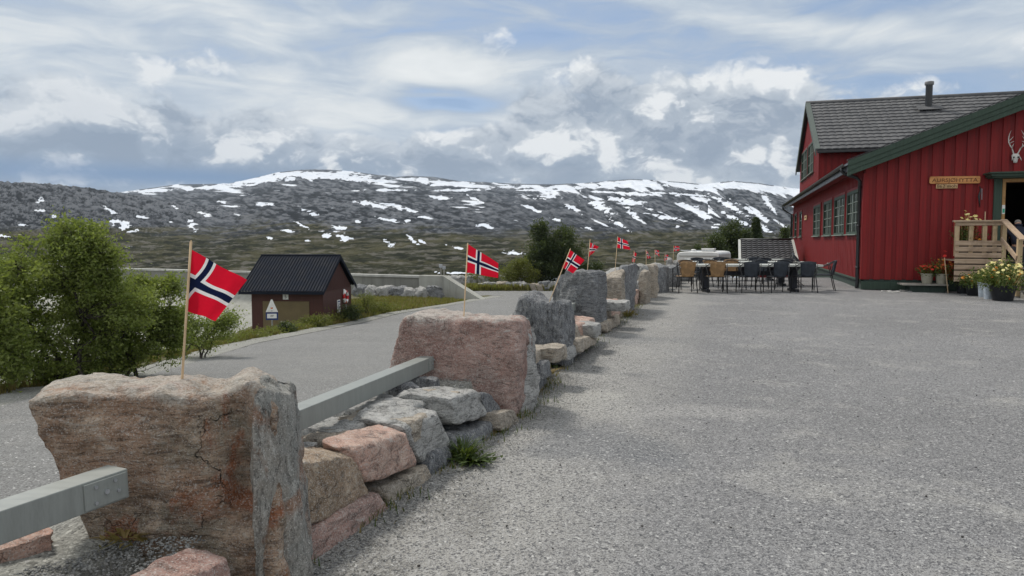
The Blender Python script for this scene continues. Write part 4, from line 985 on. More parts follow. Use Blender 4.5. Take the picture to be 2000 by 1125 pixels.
# side wall with windows
WIN = []
def t_of_px(px):
    r_ = (px-1000)/FPX*1.0
    # solve on the plane x_local = 0
    a, b = LO.x, LO.y; c_, s_ = math.cos(-LANG), math.sin(-LANG)
    return (r_*b-a)/(s_-r_*c_)
for a, b, dbl in [(1655, 1677, 1), (1630, 1649.5, 1), (1609, 1624.5, 1), (1589, 1602, 1), (1561.5, 1566, 0), (1552, 1556, 0), (1544.5, 1548.5, 0)]:
    t1, t0 = t_of_px(a), t_of_px(b); WIN.append((t0, t1, 1.62, 2.87, dbl))
mb = MB(); mb.box(0, .03, 0.035, 24.6, zb, 3.50)
mb.cur = 1; t = .30; k = 0
while t < 24.4:
    segs = [(zb-.012, 3.40)]
    for (a, b, z0, z1, d_) in WIN:
        if t+.16 > a-.07 and t < b+.07: segs = [(zb-.012, z0-.10), (z1+.10, 3.40)]
    for z0, z1 in segs: mb.box(-.027-(k % 2)*.001, -.001, t, t+.155, z0, z1)
    t += .262; k += 1
mb.build('side_wall', [M_REDD, M_RED], lodge, bevel=.004)
mb = MB(); mb.box(-.045, .11, -.045, -.0275, zb-.01, 3.3); mb.box(-.045, -.028, -.027, .09, zb-.01, 3.3); mb.build('corner_board', M_RED, lodge, bevel=.004)
MB().box(0, 14, 24.6, 24.65, -3, 3.5).build('back_wall', M_RED, lodge)
mb = MB(); mb.box(.02, 14, -.0, .15, -.35, .30); mb.box(.02, .17, .16, 24.6, -3, .30); mb.cur = 1; mb.box(-.03, 14.02, -.05, -.003, .02, .24); mb.box(-.05, .015, .1, 24.6, .24, .302)
mb.build('plinth', [M_PLINTH, M_GREEN], lodge, bevel=.006)
def window(parent, axis, a, b, z0, z1, dbl, name='window', rows=3):
    """window in a wall plane: axis 'y' lies in the side wall, 'x' in a front wall"""
    off = -.03
    def bx(mb, u0, u1, d0, d1, w0, w1):
        mb.box(d0, d1, u0, u1, w0, w1) if axis == 'y' else mb.box(u0, u1, d0, d1, w0, w1)
    fr = MB(); f = .055
    bx(fr, a-.05, a+f, off-.035, .02, z0-.02, z1+.05); bx(fr, b-f, b+.05, off-.035, .02, z0-.02, z1+.05)
    bx(fr, a+f, b-f, off-.033, .02, z1-.05, z1+.05); bx(fr, a+f, b-f, off-.033, .02, z0-.02, z0+.05)
    fo_ = fr.build(name, M_GREEN, parent, bevel=.004)
    m_ = MB(); c = (a+b)/2
    if dbl:
        bx(m_, c-.045, c+.045, off-.03, .0, z0+.05, z1-.05)
        for l, r_ in ((a+f, c-.045), (c+.045, b-f)):
            mid = (l+r_)/2; bx(m_, mid-.011, mid+.011, off-.012, .0, z0+.05, z1-.05)
            for i in range(1, rows+1): zz = z0+(z1-z0)*i/(rows+1); bx(m_, l, r_, off-.013, .0, zz-.011, zz+.011)
    else:
        for i in range(1, 3): zz = z0+(z1-z0)*i/3; bx(m_, a+f, b-f, off-.012, .0, zz-.012, zz+.012)
    m_.build('muntins', M_GREYG, fo_, bevel=.002)
    p = MB(); bx(p, a+f-.005, b-f+.005, -.018, -.008, z0+.045, z1-.045); p.build('pane', M_GLASS, fo_)
    sl_ = MB(); bx(sl_, a-.09, b+.09, off-.10, .0, z0-.055, z0-.022); sl_.build('sill', M_GREYG, fo_, bevel=.004)
    rv = MB(); bx(rv, a-.13, a-.052, off-.022, -.001, z0-.06, z1+.055); bx(rv, b+.052, b+.13, off-.022, -.001, z0-.06, z1+.055); bx(rv, a-.13, b+.13, off-.024, -.001, z1+.055, z1+.13); rv.build('casing', M_RED, fo_, bevel=.003)
M_GREYG = painted_wood('muntin_grey', (.20, .235, .205))
for (a, b, z0, z1, d_) in WIN: window(lodge, 'y', a, b, z0, z1, d_)
# wing roof
mb = MB()
mb.prism([(-.50, -.46, ZT(-.5)-.10), (7, -.46, ZT(7)-.10), (7, -.46, ZT(7)), (-.50, -.46, ZT(-.5))], (0, 25.3, 0))
mb.prism([(7.001, -.46, ZT(7)-.10), (14.5, -.46, ZT(14.5)-.10), (14.5, -.46, ZT(14.5)), (7.001, -.46, ZT(7))], (0, 25.3, 0))
mb.build('roof_deck', M_BLACK, lodge)
mb = MB()
for (z_a, z_b, y_a, y_b) in ((.05, -.11, -.56, -.50), (-.08, -.24, -.535, -.475), (-.21, -.375, -.51, -.445)):
    mb.prism([(-.53, y_a, ZT(-.53)+z_b), (7, y_a, ZT(7)+z_b), (7, y_a, ZT(7)+z_a), (-.53, y_a, ZT(-.53)+z_a)], (0, y_b-y_a, 0))
    mb.prism([(7.001, y_a, ZT(7)+z_b), (14.5, y_a, ZT(14.5)+z_b), (14.5, y_a, ZT(14.5)+z_a), (7.001, y_a, ZT(7)+z_a)], (0, y_b-y_a, 0))
mb.build('barge_board', M_GREEN, lodge, bevel=.006)
mb = MB(); mb.prism([(-.55, -.58, ZT(-.55)+.065), (7, -.58, ZT(7)+.065), (7, -.58, ZT(7)+.085), (-.55, -.58, ZT(-.55)+.085)], (0, .14, 0)); mb.build('roof_flashing', M_BLACK, lodge)
MB().prism([(-.47, -.43, ZT(-.5)-.12), (.0, -.43, ZT(0)-.30), (.0, -.43, ZT(0)-.12), (-.47, -.43, ZT(-.5)-.10)], (0, 25.2, 0)).build('soffit', M_REDD, lodge)
MB().box(-.525, -.50, -.44, 24.8, ZT(-.5)-.26, ZT(-.5)-.01).build('fascia', M_BLACK, lodge)
# gutter and downpipes
g_ = MB(); K = 8; pts = []
for y in (-.56, 24.95):
    for j in range(K+1):
        a = math.pi+math.pi*j/K; pts.append((-.595+.066*math.cos(a), y, ZT(-.5)-.045+.066*math.sin(a)))
g_.poly(pts, [(j, j+1, K+2+j, K+1+j) for j in range(K)])
go = g_.build('gutter', M_BLACK, lodge); sm = go.modifiers.new('t', 'SOLIDIFY'); sm.thickness = .006
zg = ZT(-.5)-.12
mb = MB(); mb.tube([(-.595, .12, zg+.02), (-.595, .12, zg-.08), (-.50, .14, zg-.16), (-.20, .20, zg-.26), (-.095, .22, zg-.36), (-.095, .22, .12), (-.10, .20, .03)], .05, 10)
for z in (.6, 1.8, 2.9): mb.tube([(-.095, .22, z), (-.095, .22, z+.05)], .058, 10)
mb.build('downpipe', M_BLACK, lodge, smooth=True)
mb = MB(); mb.tube([(-.595, 24.75, zg+.02), (-.595, 24.75, zg-.14), (-.35, 24.7, zg-.34), (-.09, 24.66, zg-.5), (-.09, 24.66, -.4)], .05, 10); mb.build('downpipe', M_BLACK, lodge, smooth=True)
# upper storey
TE0, TE1, TR = 11.5, 20.5, 16.0; ZE = 5.42; ZR_ = 8.02
mb = MB(); mb.prism([(-.002, TE0, 3.505), (-.002, TE1, 3.505), (-.002, TE1, ZE), (-.002, TR, ZR_-.12), (-.002, TE0, ZE)], (.03, 0, 0))
mb.cur = 1; t = TE0+.02; k = 0
UW = [(t_of_px(1586), t_of_px(1575.5), 4.55, 5.92), (t_of_px(1573.5), t_of_px(1563), 4.55, 5.92)]
while t < TE1-.1:
    zt = ZR_-.2-(abs(t+.08-TR))*(ZR_-ZE-.12)/4.5
    segs = [(3.52, zt)]
    for (a, b, z0, z1) in UW:
        if t+.16 > a-.07 and t < b+.07: segs = [(3.52, z0-.10), (z1+.10, zt)]
    for z0, z1 in segs:
        if z1 > z0: mb.box(-.030-(k % 2)*.001, -.003, t, t+.155, z0, z1)
    t += .262; k += 1
mb.build('upper_gable_wall', [M_REDD, M_RED], lodge, bevel=.004)
for (a, b, z0, z1) in UW: window(lodge, 'y', a, b, z0, z1, 1, 'window', 2)
mb = MB(); mb.box(.03, 14, TE0, TE0+.03, 3.5, ZE); mb.cur = 1; s = .04; k = 0
while s < 13.9: mb.box(s, s+.155, TE0-.027-(k % 2)*.001, TE0-.001, 3.52, ZE-.03); s += .262; k += 1
mb.box(-.002, 14, TE0-.05, TE0-.0285, ZE-.17, ZE)
mb.build('upper_front_wall', [M_REDD, M_RED], lodge, bevel=.004)
def tile_roof(name, s0, s1, y0, z0, y1, z1, nrow, parent, wave=.30, amp=.022, lift=.045):
    ns = int((s1-s0)/(wave/6))+1; S = np.linspace(s0, s1, ns); L = math.hypot(y1-y0, z1-z0); ny, nz = -(z1-z0)/L, (y1-y0)/L
    prof = amp*(np.abs(np.sin(np.pi*(S-s0)/wave))**.7); V = []
    for r_ in range(nrow):
        for f, h in ((r_/nrow, lift*.0-.01), (r_/nrow+.0005, lift), ((r_+1)/nrow, .004)):
            for q_, s_ in zip(prof, S): V.append((s_, y0+(y1-y0)*f+ny*(q_+h), z0+(z1-z0)*f+nz*(q_+h)))
    o = raw(name, np.array(V), grid_faces(nrow*3, ns), M_TILE, parent, smooth=True); smooth_by_angle(o, 50)
    return o
sl_ = (ZR_-ZE)/(TR-TE0); ye0 = TE0-.42; ze0 = ZE-.42*sl_+.06
tile_roof('upper_roof', -.16, 14.4, ye0, ze0, TR, ZR_, 15, lodge)
mb = MB(); mb.prism([(-.15, ye0+.01, ze0-.07), (-.15, TR, ZR_-.07), (-.15, TR, ZR_-.014), (-.15, ye0+.01, ze0-.014)], (14.7, 0, 0)); mb.prism([(-.15, TR+.001, ZR_-.07), (-.15, TE1+.42, ze0-.07), (-.15, TE1+.42, ze0), (-.15, TR+.001, ZR_)], (14.7, 0, 0)); mb.build('upper_roof_deck', M_BLACK, lodge)
MB().box(-.15, 14.3, ye0-.10, ye0-.005, ze0-.14, ze0-.03).build('gutter', M_BLACK, lodge, bevel=.02)
mb = MB()
for dy, yb_, zb_ in ((1, ye0-.02, ze0), (-1, TE1+.44, ze0)):
    mb.prism([(-.22, yb_, zb_-.24), (-.22, TR, ZR_-.16), (-.22, TR, ZR_+.07), (-.22, yb_, zb_+.03)], (.05, 0, 0))
    mb.prism([(-.219, yb_, zb_+.035), (-.219, TR, ZR_+.075), (-.219, TR, ZR_+.105), (-.219, yb_, zb_+.065)], (.20, 0, 0))
mb.build('upper_barge_board', M_GREYG2 if 'M_GREYG2' in globals() else painted_wood('barge_grey', (.085, .105, .095)), lodge, bevel=.004)
mb = MB(); mb.tube([(-.20, TR, ZR_+.03), (14.4, TR, ZR_+.03)], .11, 10); mb.build('ridge_cap', M_TILE, lodge, smooth=True)
M_CAPM = simple('dull_zinc', (.20, .20, .20), .6, .15, 9)
# chimney pipe
cx, cyy = 4.85, 14.7; czz = ze0+(cyy-ye0)*sl_
ch = MB().lathe([(.001, -.2), (.145, -.2), (.145, 1.06), (.14, 1.06)], 20, (cx, cyy, czz)).build('chimney', M_BLACK, lodge, smooth=True); smooth_by_angle(ch)
MB().lathe([(.148, 1.04), (.185, 1.06), (.19, 1.10), (.19, 1.17), (.175, 1.20), (.001, 1.21)], 20, (cx, cyy, czz)).build('chimney_cap', M_CAPM, ch, smooth=True)
mb = MB(); Mx = Matrix.Translation((cx, cyy-.1, czz+.02)) @ Matrix.Rotation(math.atan(sl_), 4, 'X'); mb.box(-.5, .5, -.30, .28, .045, .062, Mx); mb.build('chimney_flashing', M_TILE, ch)
# doorway
mb = MB(); mb.box(DS0-.04, DS0+.04, -.06, .16, DZ0, DZ1+.0); mb.box(DS1-.04, DS1+.04, -.06, .16, DZ0, DZ1); mb.box(DS0-.04, DS1+.04, -.061, .16, DZ1+.002, DZ1+.09); mb.build('door_frame', M_JAMB, lodge, bevel=.004)
mb = MB(); mb.box(DS0-.245, DS0-.055, -.09, -.03, .55, DZ1+.16); mb.box(DS1+.055, DS1+.245, -.09, -.03, .55, DZ1+.16); mb.build('door_casing', M_GREEN, lodge, bevel=.004)
mb = MB(); mb.box(2.92, 5.3, -.62, -.03, 3.17, 3.21); mb.box(2.98, 5.25, -.56, -.035, 3.10, 3.167); mb.box(3.02, 5.2, -.50, -.04, 3.06, 3.097); mb.build('canopy', M_GREEN, lodge, bevel=.004)
mb = MB(); x0, x1, y0, y1, z0, z1 = DS0-1.5, DS1+1.2, .18, 4, DZ0-.02, 3.0
P8 = [(x0, y0, z0), (x1, y0, z0), (x1, y1, z0), (x0, y1, z0), (x0, y0, z1), (x1, y0, z1), (x1, y1, z1), (x0, y1, z1)]
mb.poly(P8, [(0, 1, 2, 3), (7, 6, 5, 4), (1, 5, 6, 2), (2, 6, 7, 3), (3, 7, 4, 0)]); mb.build('hallway', M_INT, lodge)
mb = MB(); mb.box(DS1-.10, DS1-.055, .17, 1.15, DZ0+.01, DZ1-.02); d_ = mb.build('door', M_GREEN, lodge, bevel=.004); MB().tube([(DS1-.11, 1.05, 1.9), (DS1-.17, 1.05, 1.9), (DS1-.17, .92, 1.9)], .012, 8).build('handle', M_STEEL, d_)
mb = MB(); mb.box(DS0-.035, DS0+.035, -.068, -.0615, 2.12, 2.36); q_ = mb.build('sticker', M_WHT, lodge); MB().box(DS0-.022, DS0+.028, -.0715, -.0685, 2.15, 2.26).build('sticker_mark', M_TEALP, q_)

def on_front(px, py, t=0):
    """local x, z of a pixel on the plane y_local = t"""
    r_ = ray(px, py); nrm_ = LR.to_3x3() @ Vector((0, 1, 0)); P0 = LR @ Vector((0, t, 0)); k_ = (P0-CAM).dot(nrm_)/r_.dot(nrm_)
    p = LR.inverted() @ (CAM+r_*k_); return p.x, p.z
def name_board():
    (xa, za), (xb, zb_) = on_front(1815, 352, -.05), on_front(1914, 351, -.05)
    o = empty('name_sign', LR @ Vector(((xa+xb)/2, -.05, (za+zb_)/2)), LANG, 'long carved wooden name board reading AURSJØHYTTA on the red front wall', 'sign')
    w_ = (xb-xa)/2; h_ = .098; tilt = math.atan2(zb_-za, xb-xa)
    pts = []
    for cx_, cz_, a0 in ((w_-.04, -h_+.04, -90), (w_-.04, h_-.04, 0), (-w_+.04, h_-.04, 90), (-w_+.04, -h_+.04, 180)):
        for j in range(5): a = R(a0+90*j/4); pts.append((cx_+.04*math.cos(a), 0, cz_+.04*math.sin(a)))
    mb = MB(); mb.prism(pts, (0, -.035, 0)); mb.build('board', M_SIGNW, o, bevel=.004)
    text_mesh('AURSJØHYTTA', 'lettering', .142, M_TEXTB, o, Matrix.Translation((0, -.0365, -.010)) @ Matrix.Rotation(math.pi/2, 4, 'X') @ Matrix.Diagonal((1.16, 1, 1, 1)), .0022)
    o.rotation_euler.y = -tilt
    (xa, za), (xb, zb_) = on_front(1828, 363.5, -.05), on_front(1870, 362.5, -.05)
    o = empty('height_sign', LR @ Vector(((xa+xb)/2, -.05, (za+zb_)/2-.012)), LANG, 'small pale wooden plate reading 862 moh hung under the name board', 'sign')
    w_ = (xb-xa)/2; MB().box(-w_, w_, -.022, 0, -.058, .058).build('board', M_SIGNW2, o, bevel=.003)
    text_mesh('862 moh', 'lettering', .125, M_TEXT, o, Matrix.Translation((0, -.0235, .0)) @ Matrix.Rotation(math.pi/2, 4, 'X') @ Matrix.Diagonal((1.08, 1, 1, 1)), .0018)
name_board()
# small plate on the side wall, ornament by the door
ts = t_of_px(1574); o = empty('wall_plate', LR @ Vector((-.05, ts, 2.52)), LANG, 'small pale plate between the windows on the long side wall', 'sign'); MB().box(-.03, 0, -.55, .55, -.10, .12).build('board', M_SIGNW2, o, bevel=.004); MB().box(-.034, -.0305, -.38, .38, -.02, .03).build('line_mark', M_TEXT, o)
xo, zo = on_front(1913, 383, -.06); o = empty('wall_ornament', LR @ Vector((xo, -.06, zo)), LANG, 'thin dark metal ornament hanging on the red wall left of the doorway', 'ornament')
mb = MB(); mb.tube([(0, 0, .26), (.015, -.02, .15), (-.02, -.03, 0), (.0, -.02, -.16), (.02, 0, -.30)], [.012, .018, .03, .02, .006], 8); mb.build('rod', M_BLACK, o, smooth=True); MB().tube([(.05, -.01, .2), (.055, -.02, -.1)], .008, 6).build('pendant', M_STEEL, o)
# reindeer skull with antlers
xo, zo = on_front(1983, 309, -.08); an = empty('antler_skull', LR @ Vector((xo, -.06, zo)), LANG, 'white reindeer skull with branching antlers above the doorway', 'antlers'); an.scale = (.74, .74, .74)
sk = MB().lathe([(.001, -.17), (.05, -.165), (.062, -.10), (.07, -.04), (.10, .02), (.115, .08), (.10, .13), (.05, .16), (.001, .165)], 14); sk.V = [(x*1.15, y*.6-.04, z) for x, y, z in sk.V]; sk.build('skull', M_BONE, an, smooth=True)
mb = MB()
for sx in (-1, 1): mb.lathe([(.001, -.03), (.03, -.02), (.034, .0), (.03, .02), (.001, .03)], 8, (sx*.075, -.105, .03))
mb.build('eye_socket', M_BLACK, an)
for sx in (-1, 1):
    mb = MB(); f = lambda L: [(sx*x, y, z) for x, y, z in L]
    mb.tube(f([(.05, -.04, .12), (.09, -.06, .22), (.14, -.10, .36), (.22, -.16, .44), (.27, -.16, .56), (.26, -.10, .72), (.22, -.04, .86), (.16, .0, 1.0)]), [.026, .022, .02, .02, .019, .016, .012, .005], 8)
    mb.tube(f([(.25, -.16, .50), (.19, -.22, .56), (.12, -.23, .58)]), [.016, .012, .004], 6); mb.tube(f([(.265, -.14, .60), (.20, -.20, .68), (.14, -.2, .76)]), [.016, .012, .004], 6)
    mb.tube(f([(.13, -.10, .34), (.16, -.20, .42), (.13, -.26, .50)]), [.016, .014, .005], 6); mb.tube(f([(.05, -.06, .10), (.12, -.12, .02), (.15, -.18, -.10)]), [.02, .016, .006], 6)
    mb.build('antler', M_BONE, an, smooth=True)

# ---------------------------------------------------------------- entrance deck and stairs
dk = empty('entrance_deck', LR @ Vector((2.5, -1.3, 0)), LANG, 'weathered wooden entrance deck with slatted side, railing and stairs at the lodge door', 'deck')
X0, X1 = -.52, .57; F = .90
mb = MB(); 
for i in range(7):
    z1 = 1.40-i*.156; mb.box(X0, X1-.03, -.03, 0, z1-.126, z1)
mb.build('slat_panel', M_DECK, dk, bevel=.005); MB().box(X0+.01, X1-.03, .012, .03, .30, 1.38).build('under_deck_shade', M_INT, dk)  # dark sheet added behind the slats, standing in for shade under the deck
mb = MB(); y = .0
while y < 1.22: mb.box(X0, 2.1, y+.002, y+.118, F-.03, F); y += .123
mb.build('floor_boards', M_DECK, dk, bevel=.003)
MB().box(X0-.06, X1+.03, -.09, .07, 1.885, 1.925).build('top_rail', M_DECK, dk, bevel=.006)
MB().box(X0, X1, -.025, .02, 1.79, 1.883).build('under_rail', M_DECK, dk, bevel=.004)
for x in (X0+.05, X0+.37, X0+.68, X1-.18):
    mb = MB(); mb.box(x-.05, x+.05, .003, .10, 1.0, 1.789); mb.build('baluster', M_DECKV, dk, bevel=.005)
MB().box(X1-.028, X1+.07, -.035, .085, -.02, 1.883).build('newel_post', M_DECKV, dk, bevel=.006)
MB().box(X1-.03, X1+.07, -1.15, -1.03, .05, 1.45).build('newel_post', M_DECKV, dk, bevel=.006)
MB().beam((X1+.01, .05, 1.93), (X1+.01, -1.36, 1.42), .15, .04).build('hand_rail', M_DECK, dk, bevel=.006)
MB().beam((X1-.045, -.02, 1.44), (X1-.045, -1.12, .98), .035, .12).build('mid_rail', M_DECK, dk, bevel=.005)
for k in range(5):
    y = -.30*(k+1); z = F-.18*(k+1)
    if z > 0: mb = MB(); mb.box(X1+.09, 2.1, y, y+.14, z-.035, z); mb.box(X1+.09, 2.1, y+.15, y+.29, z-.035, z); mb.build('step', M_GREYW, dk, bevel=.004); MB().box(X1+.09, 2.1, y+.262, y+.287, max(-.02, z-.19), z-.037).build('riser', M_GREYW, dk)
mb = MB()
for i in range(3): mb.box(X1+.02, 2.2, -1.62, -1.585, .03+i*.11, .13+i*.11)
mb.box(X1+.0, X1+.09, -1.64, -1.55, 0, .36); mb.box(X1+.10, 2.2, -1.58, -1.25, .31, .345)
mb.build('bottom_step_box', M_GREYW, dk, bevel=.005)
MB().prism([(X1+.05, .0, F-.05), (X1+.05, -1.5, -.02), (X1+.05, -1.25, -.02), (X1+.05, .0, F-.28)], (.035, 0, 0)).build('stringer', M_GREYW, dk)
# low platform under the small pots
lp = empty('plank_platform', LR @ Vector((1.45, -.52, 0)), LANG, 'low grey plank platform with two flower pots beside the entrance deck', 'platform')
mb = MB(); 
for i in range(5): mb.box(-.58-.02*(i % 2), .52, -.42+i*.155, -.42+i*.155+.145, .195, .235)
mb.build('planks', M_GREYW, lp, bevel=.006); mb = MB(); mb.box(-.38, .48, -.30, .30, -.05, .19); mb.build('support', M_PLINTH, lp, bevel=.01)
for i, (px, py) in enumerate([(1732, 571), (1748, 573), (1768, 570), (1785, 571)]):
    c = Pz(px, py, 0); L = .14+.04*(i % 2); b4 = [c+Vector((-L, -.05, -.02)), c+Vector((L, -.08, -.02)), c+Vector((L*.8, .1, -.02)), c+Vector((-L, .1, -.02))]
    rock('flat_stone', b4+[p+Vector((0, 0, .07)) for p in b4], M_GREY, ['first', 'second', 'third', 'fourth'][i]+' small flat stone from the left at the foot of the green plinth', 'stone', 'flat stones at the plinth', seed=300+i, res=.03, amp=.015, cuts=5, rnd=4)

# ---------------------------------------------------------------- low tiled annex by the far end of the side wall
ax_ = empty('annex_shed', LR @ Vector((-1.85, 14.0, -2.2)), LANG, 'low shed with wavy grey tiled roof and pale edge trim beside the lodge side wall', 'shed')
tile_roof('tile_roof', -1.22, 1.22, 0, 2.5, 3.5, 3.58, 11, ax_, wave=.26, amp=.04, lift=.075)
MB().prism([(-1.25, 0, 2.42), (-1.25, 3.5, 3.50), (-1.25, 3.5, 3.56), (-1.25, 0, 2.47)], (2.5, 0, 0)).build('roof_deck', M_BLACK, ax_)
mb = MB(); mb.box(-1.1, 1.1, .35, 3.5, -.5, 2.5); mb.build('shed_body', M_RED, ax_)
MB().tube([(-1.28, 3.5, 3.63), (1.28, 3.5, 3.63)], .085, 8).build('ridge_cap', M_BLACK, ax_, smooth=True)
for sx in (-1, 1): MB().prism([(sx*1.30-.06, -.05, 2.40), (sx*1.30-.06, 3.5, 3.50), (sx*1.30-.06, 3.5, 3.67), (sx*1.30-.06, -.05, 2.58)], (.12, 0, 0)).build('edge_trim', M_TTOP, ax_, bevel=.005)
MB().prism([(-1.25, 3.52, 3.56), (-1.25, 6, 2.7), (-1.25, 6, 2.6), (-1.25, 3.52, 3.46)], (2.5, 0, 0)).build('rear_roof', M_TILE, ax_)

# ---------------------------------------------------------------- brown hut below the road
HA = R(-5); HO = Vector((-9.19, 36, -3.3)); hut = empty('boat_hut', HO, HA, 'small dark brown hut with black ribbed metal roof and khaki door below the road', 'hut')
W_, D_ = -3.6, 4.5; ZEv = 2.22; ZRg = 3.92; e = .42
mb = MB(); zc = ZEv+.0
mb.box(W_, 0, 0, .12, -2.5, zc); mb.box(W_, 0, D_-.12, D_, -2.5, zc); mb.box(-.12, 0, .123, D_-.123, -2.5, zc); mb.box(W_, W_+.12, .123, D_-.123, -2.5, zc)
for i in range(24):      # brick courses as shallow recessed joints
    z = -.9+i*.13
    if z > zc-.05: break
    mb.box(-.001, .008, .0, D_, z, z+.112); mb.box(W_, DXL if False else W_+.52, -.008, -.001, z, z+.112); mb.box(-.62, 0, -.008, -.001, z, z+.112)
    if z > 1.80: mb.box(W_+.521, -.621, -.008, -.001, z, z+.112)
mb.build('walls', M_HUT, hut)
MB().prism([(W_+.02, 0, zc), (W_+.02, D_, zc), (W_+.02, D_/2, ZRg-.12)], (.05, 0, 0)).build('gable', M_HUT, hut)
mb = MB(); mb.prism([(-.06, 0, zc), (-.06, D_, zc), (-.06, D_/2, ZRg-.12)], (.05, 0, 0))
y = .35
while y < D_-.3:
    zt = zc+(ZRg-.25-zc)*(1-abs(y+.04-D_/2)/(D_/2)); mb.box(-.009, .016, y, y+.085, zc-.06, max(zc, zt)); y += .15
mb.build('gable_boards', M_HUT, hut)
def ribbed(name, y0, z0, y1, z1, x0, x1, parent):
    prof = []; x = x0; P_ = .152
    while x < x1-.01:
        for dx_, h in ((0, 0), (.07, 0), (.085, .034), (.135, .034)): prof.append((min(x+dx_, x1), h))
        x += P_
    prof.append((x1, 0)); L = math.hypot(y1-y0, z1-z0); ny, nz = -(z1-z0)/L, (y1-y0)/L
    if nz < 0: ny, nz = -ny, -nz
    V = [(x, y0+ny*h, z0+nz*h) for x, h in prof]+[(x, y1+ny*h, z1+nz*h) for x, h in prof]
    n_ = len(prof); o = raw(name, V, [(i, i+1, n_+i+1, n_+i) for i in range(n_-1)], M_ROOFMETAL, parent); s_ = o.modifiers.new('t', 'SOLIDIFY'); s_.thickness = .01; return o
slp = (ZRg-ZEv)/(D_/2+e)
zl = ZEv+.03
ribbed('roof', -e, zl, D_/2, ZRg, W_-.42, .17, hut); ribbed('roof', D_+e, zl, D_/2+.002, ZRg, W_-.42, .17, hut)
mb = MB()
for xx in (W_-.45, .155):
    mb.prism([(xx, -e-.03, zl-.17), (xx, D_/2, ZRg-.17), (xx, D_/2, ZRg+.05), (xx, -e-.03, zl+.02)], (.03, 0, 0)); mb.prism([(xx, D_+e+.03, zl-.17), (xx, D_/2+.001, ZRg-.17), (xx, D_/2+.001, ZRg+.05), (xx, D_+e+.03, zl+.02)], (.03, 0, 0))
mb.box(W_-.42, .15, -e-.025, -e-.002, zl-.14, zl-.01); mb.prism([(W_-.4, -e, zl-.03), (W_-.4, D_/2, ZRg-.04), (W_-.4, D_+e, zl-.03), (W_-.4, D_+e, zl-.10), (W_-.4, D_/2, ZRg-.12), (W_-.4, -e, zl-.10)], (.53, 0, 0)) if False else None
mb.build('barge_board', M_ROOFMETAL, hut)
MB().tube([(W_-.43, D_/2, ZRg+.03), (.18, D_/2, ZRg+.03)], .05, 8).build('ridge_cap', M_ROOFMETAL, hut)
MB().box(-3.03, -.69, -.02, -.002, -.6, 1.74).build('door', M_DOORB, hut, bevel=.004)
o = MB().box(-1.87-.14, -1.87+.14, -.022, -.009, 1.83, 2.10).build('number_plate', M_WHT, hut, bevel=.003); text_mesh('5', 'number', .24, M_TEXT, o, Matrix.Translation((-1.87, -.0235, 1.965)) @ Matrix.Rotation(math.pi/2, 4, 'X'), .001)
HM = Matrix.Translation(HO) @ Matrix.Rotation(HA, 4, 'Z')
lb = empty('life_buoy', HM @ Vector((.06, 3.35, 1.72)), HA, 'red and white life buoy hanging on the hut end wall', 'life buoy')
mb = MB(); Rr, rr = .30, .075; nu, nv = 32, 10
mb2 = MB()
for seg in range(8):
    a0, a1 = seg*math.pi/4+.2, (seg+1)*math.pi/4+.2; pts = [(.0, Rr*math.cos(a0+(a1-a0)*j/6), Rr*math.sin(a0+(a1-a0)*j/6)) for j in range(7)]
    (mb if seg % 2 else mb2).tube(pts, rr if seg % 2 else rr*1.03, nv)
mb.build('ring', M_REDP, lb, smooth=True); mb2.build('white_band', M_WHT, lb, smooth=True)
MB().box(-.02, .02, -.34, -.12, .0, .42).build('holder', M_WHT, lb, bevel=.005); MB().tube([(0, 0, -.36), (.03, .04, -.55), (.02, -.03, -.8), (.0, .0, -.42)], .014, 6).build('rope', M_WHT, lb)
ib = empty('notice_board', HM @ Vector((.02, 2.25, 1.33)), HA, 'narrow pale notice board beside the life buoy on the hut', 'notice board'); MB().box(0, .03, -.22, .22, -.32, .32).build('panel', M_WHT, ib, bevel=.004)
mb = MB(); mb.box(.0305, .034, -.16, .16, .2, .27)
for i in range(5): mb.box(.0305, .034, -.16, .12-.03*(i % 3), .10-i*.07, .125-i*.07)
mb.build('print', M_BLUE, ib)
sp_ = Py(531, 612, 33.0); sg = empty('warning_sign', (sp_.x, sp_.y, float(ground_z(sp_.x, sp_.y))), R(4), 'white triangular warning sign above a blue bordered plate on a thin pole by the hut', 'sign')
gz = sg.location.z; zs = sp_.z-gz
MB().tube([(0, .03, -.3), (0, .03, zs+.3)], .03, 8).build('pole', M_STEEL, sg)
MB().prism([(-.27, 0, zs+.06), (.27, 0, zs+.06), (.03, 0, zs+.62), (-.03, 0, zs+.62)], (0, .015, 0)).build('triangle_plate', M_WHT, sg, bevel=.004)
MB().prism([(-.045, -.004, zs+.20), (.045, -.004, zs+.20), (.05, -.004, zs+.28), (0, -.004, zs+.25), (-.05, -.004, zs+.28)], (0, .003, 0)).build('symbol', M_ORG, sg)
MB().box(-.27, .27, 0, .015, zs-.30, zs+.045).build('lower_plate', M_BLUE, sg, bevel=.004); MB().box(-.21, .21, -.005, -.001, zs-.22, zs-.02).build('white_field', M_WHT, sg)
mb = MB(); mb.box(-.06, .08, -.008, -.0055, zs-.10, zs-.08); mb.box(-.07, .06, -.008, -.0055, zs-.15, zs-.135); mb.box(-.04, .04, -.008, -.001, zs+.10, zs+.115); mb.build('print', M_TEXT, sg)
